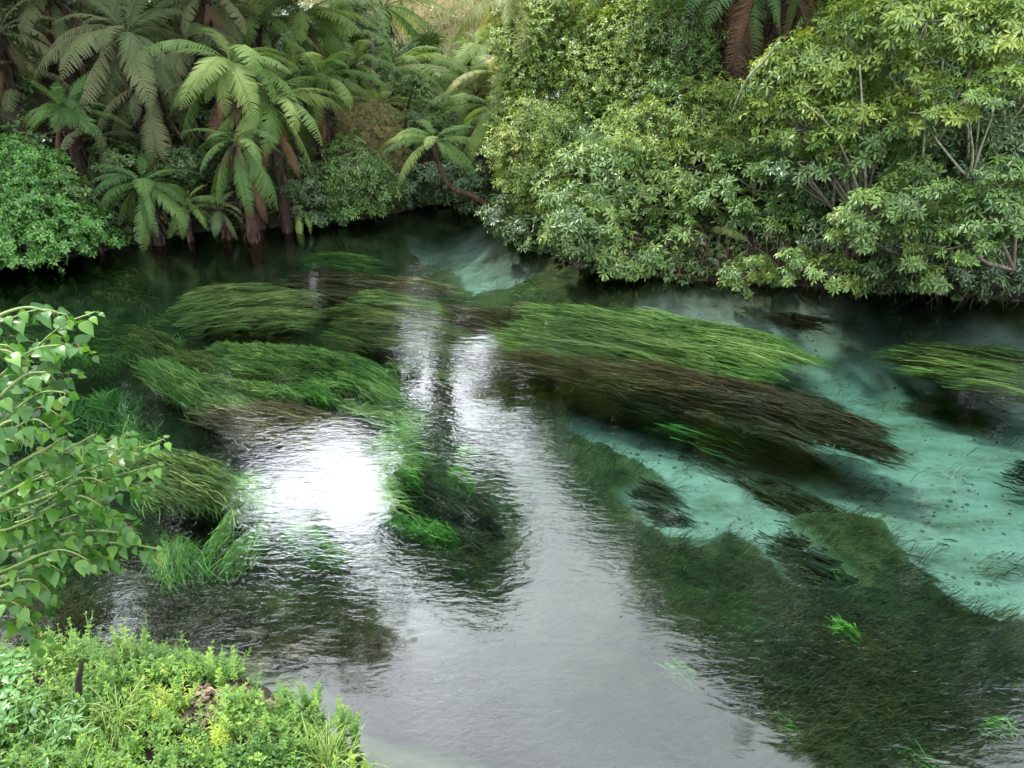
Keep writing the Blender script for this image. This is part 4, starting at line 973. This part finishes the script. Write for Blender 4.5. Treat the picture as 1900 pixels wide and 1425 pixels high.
# ------------------------------------------------------------------ near bank herbs
def herb_mesh(acc, st, P, hgt, leaf, nodes=7, per=4, tpl=OVATE, rnd=None, lean=.25, spread=1.0):
    N = len(P)
    ld = rng.normal(0, lean, (N, 3)) * [1, 1, 0] + np.array([0, 0, 1.])
    ld = nrm(ld)
    top = P + ld * hgt[:, None]
    for a_, b_ in zip(P, top):
        tube(st, np.array([a_, (a_ + b_) / 2 + rng.normal(0, .01, 3), b_]), [.004, .003, .002], 3)
    ph = rng.random(N) * 7
    for k in range(nodes):
        f = .25 + .75 * k / (nodes - 1)
        c = P * (1 - f) + top * f
        sz = leaf * (1.1 - .55 * f ** 3) * rng.uniform(.75, 1.2, N)
        for j in range(per):
            th_ = ph + 2 * PI * j / per + k * .8
            d = np.stack([np.cos(th_), np.sin(th_), np.full(N, .15 + .75 * f ** 4)], -1) + rng.normal(0, .15, (N, 3))
            put_leaves(acc, tpl, c, d, np.array([0, 0, 1.]) + rng.normal(0, .25, (N, 3)), sz * spread, np.clip(rnd + .25 * (f - .5) + rng.normal(0, .08, N), 0, 1))
def bank_pts(n, poly, rad=0):
    lo = np.min(poly, 0); hi = np.max(poly, 0)
    Pq = rng.uniform(lo, hi, (n * 3, 2)); Pq = Pq[inpoly(Pq, poly)][:n]
    z, d, _ = bedz(Pq[:, 0], Pq[:, 1])
    return np.stack([Pq[:, 0], Pq[:, 1], z], -1), d
BANK = zpts([(-150, 1215), (60, 1205), (250, 1200), (420, 1225), (560, 1290), (650, 1400), (680, 1560), (-250, 1560)], .2)
P, d = bank_pts(5200, BANK)
BARE = zpts([(360, 1290), (450, 1250), (560, 1290), (560, 1370), (450, 1410), (340, 1370)], .3)
thin = .2 * inpoly(P, BARE)
P = P[(d > -.10) & (fbm(P[:, 0], P[:, 1], .35, 93) - thin > .36)]
N = len(P)
a = Acc(); st = Acc()
ax = np.array([0, 0, 1.]) + rng.normal(0, .45, (N, 3))
Pg = P + np.array([0, 0, .02]) + rng.random((N, 1)) * np.array([0, 0, .13]) * (.4 + 1.2 * fbm(P[:, 0], P[:, 1], .45, 95))[:, None]
rosettes(a, OVATE, Pg, ax, rng.uniform(.022, .055, N), np.clip(.1 + .7 * fbm(P[:, 0], P[:, 1], .5, 97) + rng.normal(0, .1, N), 0, 1), 6, (60, 110), .2, .25)
k = rng.random(N) < .26
Q = P[k] + rng.normal(0, .02, (k.sum(), 3)) * [1, 1, 0]; n = len(Q)
h_ = rng.uniform(.08, .34, n) * (.5 + fbm(Q[:, 0], Q[:, 1], .5, 98))
for w0, w1, lfz, nd, pr, tp0 in ((0, .45, .036, 7, 4, OVATE), (.45, .75, .05, 4, 3, OVATE), (.75, 1.0, .045, 6, 4, NARROW)):
    sl = slice(int(n * w0), int(n * w1))
    herb_mesh(a, st, Q[sl], h_[sl], lfz, nd, pr, tp0, np.clip(.15 + .7 * fbm(Q[sl, 0], Q[sl, 1], .4, 99) + rng.normal(0, .12, len(Q[sl])), 0, 1), .4)
tag(obj('ground_cover', a.mesh('ground_cover', M['herb'], smooth=False)), 'mixed bright green leafy herbs covering the near left bank', 'ground cover', kind='stuff')
tag(obj('herb_stems', st.mesh('herb_stems', M['stem'])), 'thin green stems among the herbs on the near left bank', 'ground cover', kind='stuff')
HL = ['tall leafy sprig standing against the water at the back of the near bank', 'leafy sprig with bent tip at the water edge left of the rocks', 'upright yellow-tipped sprig at the edge above the bare litter patch',
      'slim sprig leaning out over the grey water at the right corner of the bank', 'low bushy sprig hanging over the grey water', 'sprig with dark leaves at the lowest right edge of the bank', 'twiggy sprig at the top of the right corner of the bank',
      'short bright sprig in front of the dark stake', 'bushy sprig right of the dark stake', 'tallest sprig near the left corner of the bank']
HP = [(250, 1235, .42), (370, 1240, .34), (415, 1265, .36), (640, 1320, .38), (615, 1345, .30), (655, 1410, .32), (570, 1285, .36), (165, 1350, .25), (220, 1310, .3), (110, 1250, .38)]
for lb, (u, v, hh) in zip(HL, HP):
    b = onz(u, v, .3); b[2] = max(gz(b[0], b[1]), 0)
    th = thing('herb', lb, 'plant', b, 'leafy sprigs on the near bank')
    n = 6
    P = np.repeat(b[None], n, 0) + rng.normal(0, .04, (n, 3)) * [1, 1, 0]
    a = Acc(); st = Acc(); herb_mesh(a, st, P, hh * rng.uniform(.7, 1.1, n), .045, 9, 4, OVATE, rng.uniform(.35, .8, n), .12)
    obj('stems', st.mesh('stems', M['stem'], b), th); obj('leaves', a.mesh('leaves', M['herb'], b, smooth=False), th)
for lb, pts in [('clear yellow-green leafy plant at the bottom of the bank', [(412, 1400)]), ('yellowish sprigs left of the bare litter patch', [(325, 1338)])]:
    b = onz(pts[0][0], pts[0][1], .35); b[2] = gz(b[0], b[1])
    th = thing('herb', lb, 'plant', b)
    P = np.concatenate([onz(u, v, .35)[None] + rng.normal(0, .012, (11, 3)) for u, v in pts]); P[:, 2] = b[2]
    a = Acc(); st = Acc(); herb_mesh(a, st, P, rng.uniform(.22, .34, len(P)), .05, 7, 4, NARROW, rng.random(len(P)), .34, 1.2)
    obj('stems', st.mesh('stems', M['stem'], b), th); obj('leaves', a.mesh('leaves', M['herb_yellow'], b, smooth=False), th)
for lb, u, v in [('large pale lobed-leaf plant at the bottom edge of the bank', 130, 1385), ('smaller lobed-leaf plant in the bottom left corner of the bank', 40, 1345), ('lobed-leaf plant at the far left of the bank above the corner', 25, 1290)]:
    b = onz(u, v, .35); b[2] = gz(b[0], b[1]) + .05
    th = thing('herb', lb, 'plant', b)
    a = Acc(); n = 16
    C = b + rng.normal(0, .10, (n, 3)) * [1, 1, .2] + np.array([0, 0, .16])
    rosettes(a, LANCE if 'large' in lb else OVATE, C, np.array([0, -.2, 1.]) + rng.normal(0, .2, (n, 3)), rng.uniform(.07, .1, n), rng.uniform(.2, .5, n), 5, (75, 100), .1)
    obj('leaves', a.mesh('leaves', M['vine'], b, smooth=False), th)
    st = Acc()
    for c in C: tube(st, np.array([b - [0, 0, .05], c]), [.004, .003], 4)
    obj('stems', st.mesh('stems', M['stem'], b), th)
for lb, u, v, n, hh in [('arching grass tussock at the bottom right of the bank', 600, 1410, 130, .5), ('soft grass clump at the bottom left between the herbs', 235, 1370, 110, .38), ('thin grass blades beside the dark stake', 62, 1330, 50, .36)]:
    b = onz(u, v, .3); b[2] = max(gz(b[0], b[1]), 0)
    a = Acc()
    ag = rng.uniform(0, 2 * PI, n)
    P = b + rng.normal(0, .05, (n, 3)) * [1, 1, 0]
    ribbons(a, P, ag, hh * rng.uniform(.3, .8, n), rng.uniform(.002, .0038, n), 5, 6, .02, rng.random(n), .16, rise=hh * rng.uniform(.5, 1, n))
    tag(obj('grass_tussock', a.mesh('grass_tussock', M['grass'], b, smooth=False), None, b), lb, 'grass tussock')
# dark stake with a split burnt top
b = onz(143, 1330, .35); b[2] = gz(b[0], b[1]) - .1
a = Acc(); hh = .62
P = np.array([b + np.array([.012 * math.sin(k) + .16 * k / 7, 0, hh * k / 7]) for k in range(8)])
tube(a, P, [.02, .021, .02, .022, .021, .022, .019, .013], 7, .5, .14)
tube(a, np.array([P[-2], P[-1] + [.012, 0, .03]]), [.008, .003], 4); tube(a, np.array([P[-2], P[-1] + [-.01, 0, .022]]), [.007, .003], 4)
tag(obj('stake', a.mesh('stake', M['stake'], b), None, b), 'dark weathered wooden stake with a split top standing among the herbs', 'stake')
# dead leaves on the bare patch
LIT = zpts([(360, 1290), (450, 1260), (560, 1300), (540, 1370), (440, 1400), (330, 1370)], .3)
P, d = bank_pts(700, LIT)
P[:, 2] += .015 + .05 * rng.random(len(P))
a = Acc(); put_leaves(a, OVATE, P, rng.normal(0, 1, P.shape) * [1, 1, .2], np.array([0, 0, 1.]) + rng.normal(0, .3, P.shape), rng.uniform(.03, .07, len(P)), rng.random(len(P)))
M['litter'] = leaf_mat('dead_leaf_litter', [(.1, (.05, .035, .022)), (.5, (.14, .10, .065)), (.95, (.30, .24, .17))], .8, .1, .2)
tag(obj('leaf_litter', a.mesh('leaf_litter', M['litter'], smooth=False)), 'pinkish brown dead leaves on the bare patch of the near bank', 'leaf litter', kind='stuff')
# stones in the shallows by the near bank
def stone(c, r, sq):
    n, m_ = 14, 9
    V = []; F = []
    o1 = rng.uniform(0, 90)
    for i in range(m_):
        ph = PI * i / (m_ - 1)
        for j in range(n):
            q = 2 * PI * j / n
            dx, dy, dz = math.sin(ph) * math.cos(q), math.sin(ph) * math.sin(q), math.cos(ph)
            s_ = 1 + .35 * (float(vnoise(dx * 1.3 + o1, dy * 1.3 + dz * 1.7, .8)) - .5)
            V.append((dx * r * s_, dy * r * s_ * .85, dz * r * sq * s_))
    for i in range(m_ - 1):
        for j in range(n):
            F.append((i * n + j, (i + 1) * n + j, (i + 1) * n + (j + 1) % n, i * n + (j + 1) % n))
    return np.array(V), np.array(F)
M['stone'] = rough_mat('algae_stone', [(.3, (.03, .03, .018)), (.5, (.07, .07, .04)), (.75, (.13, .13, .09))], 7, .9, .5)
for i, (u, v, r) in enumerate([(545, 1225, .17), (470, 1180, .13), (600, 1170, .14), (430, 1130, .12), (520, 1110, .11), (380, 1190, .10), (620, 1105, .10), (500, 1255, .10), (320, 1090, .13), (250, 1070, .12)]):
    c = onz(u, v, -.25); c[2] = min(gz(c[0], c[1]) + r * .2, -.06 - r * .55)
    V_, F_ = stone(c, r, .55)
    o = obj('stone', make_mesh('stone', V_, F_, M['stone']), None, c)
    tag(o, ['largest olive stone under water off the bank corner', 'submerged stone left of the largest', 'stone under the dark ripples right of the bank', 'stone under the dark ripples farther from the bank', 'stone beneath the grassy weed tufts',
            'small stone close behind the leafy sprigs', 'small stone at the edge of the grey sky reflection', 'small stone touching the bank corner', 'flat stone under the broken white reflections', 'stone in the shade of the near shrub'][i], 'stone', 'stones in the shallows')
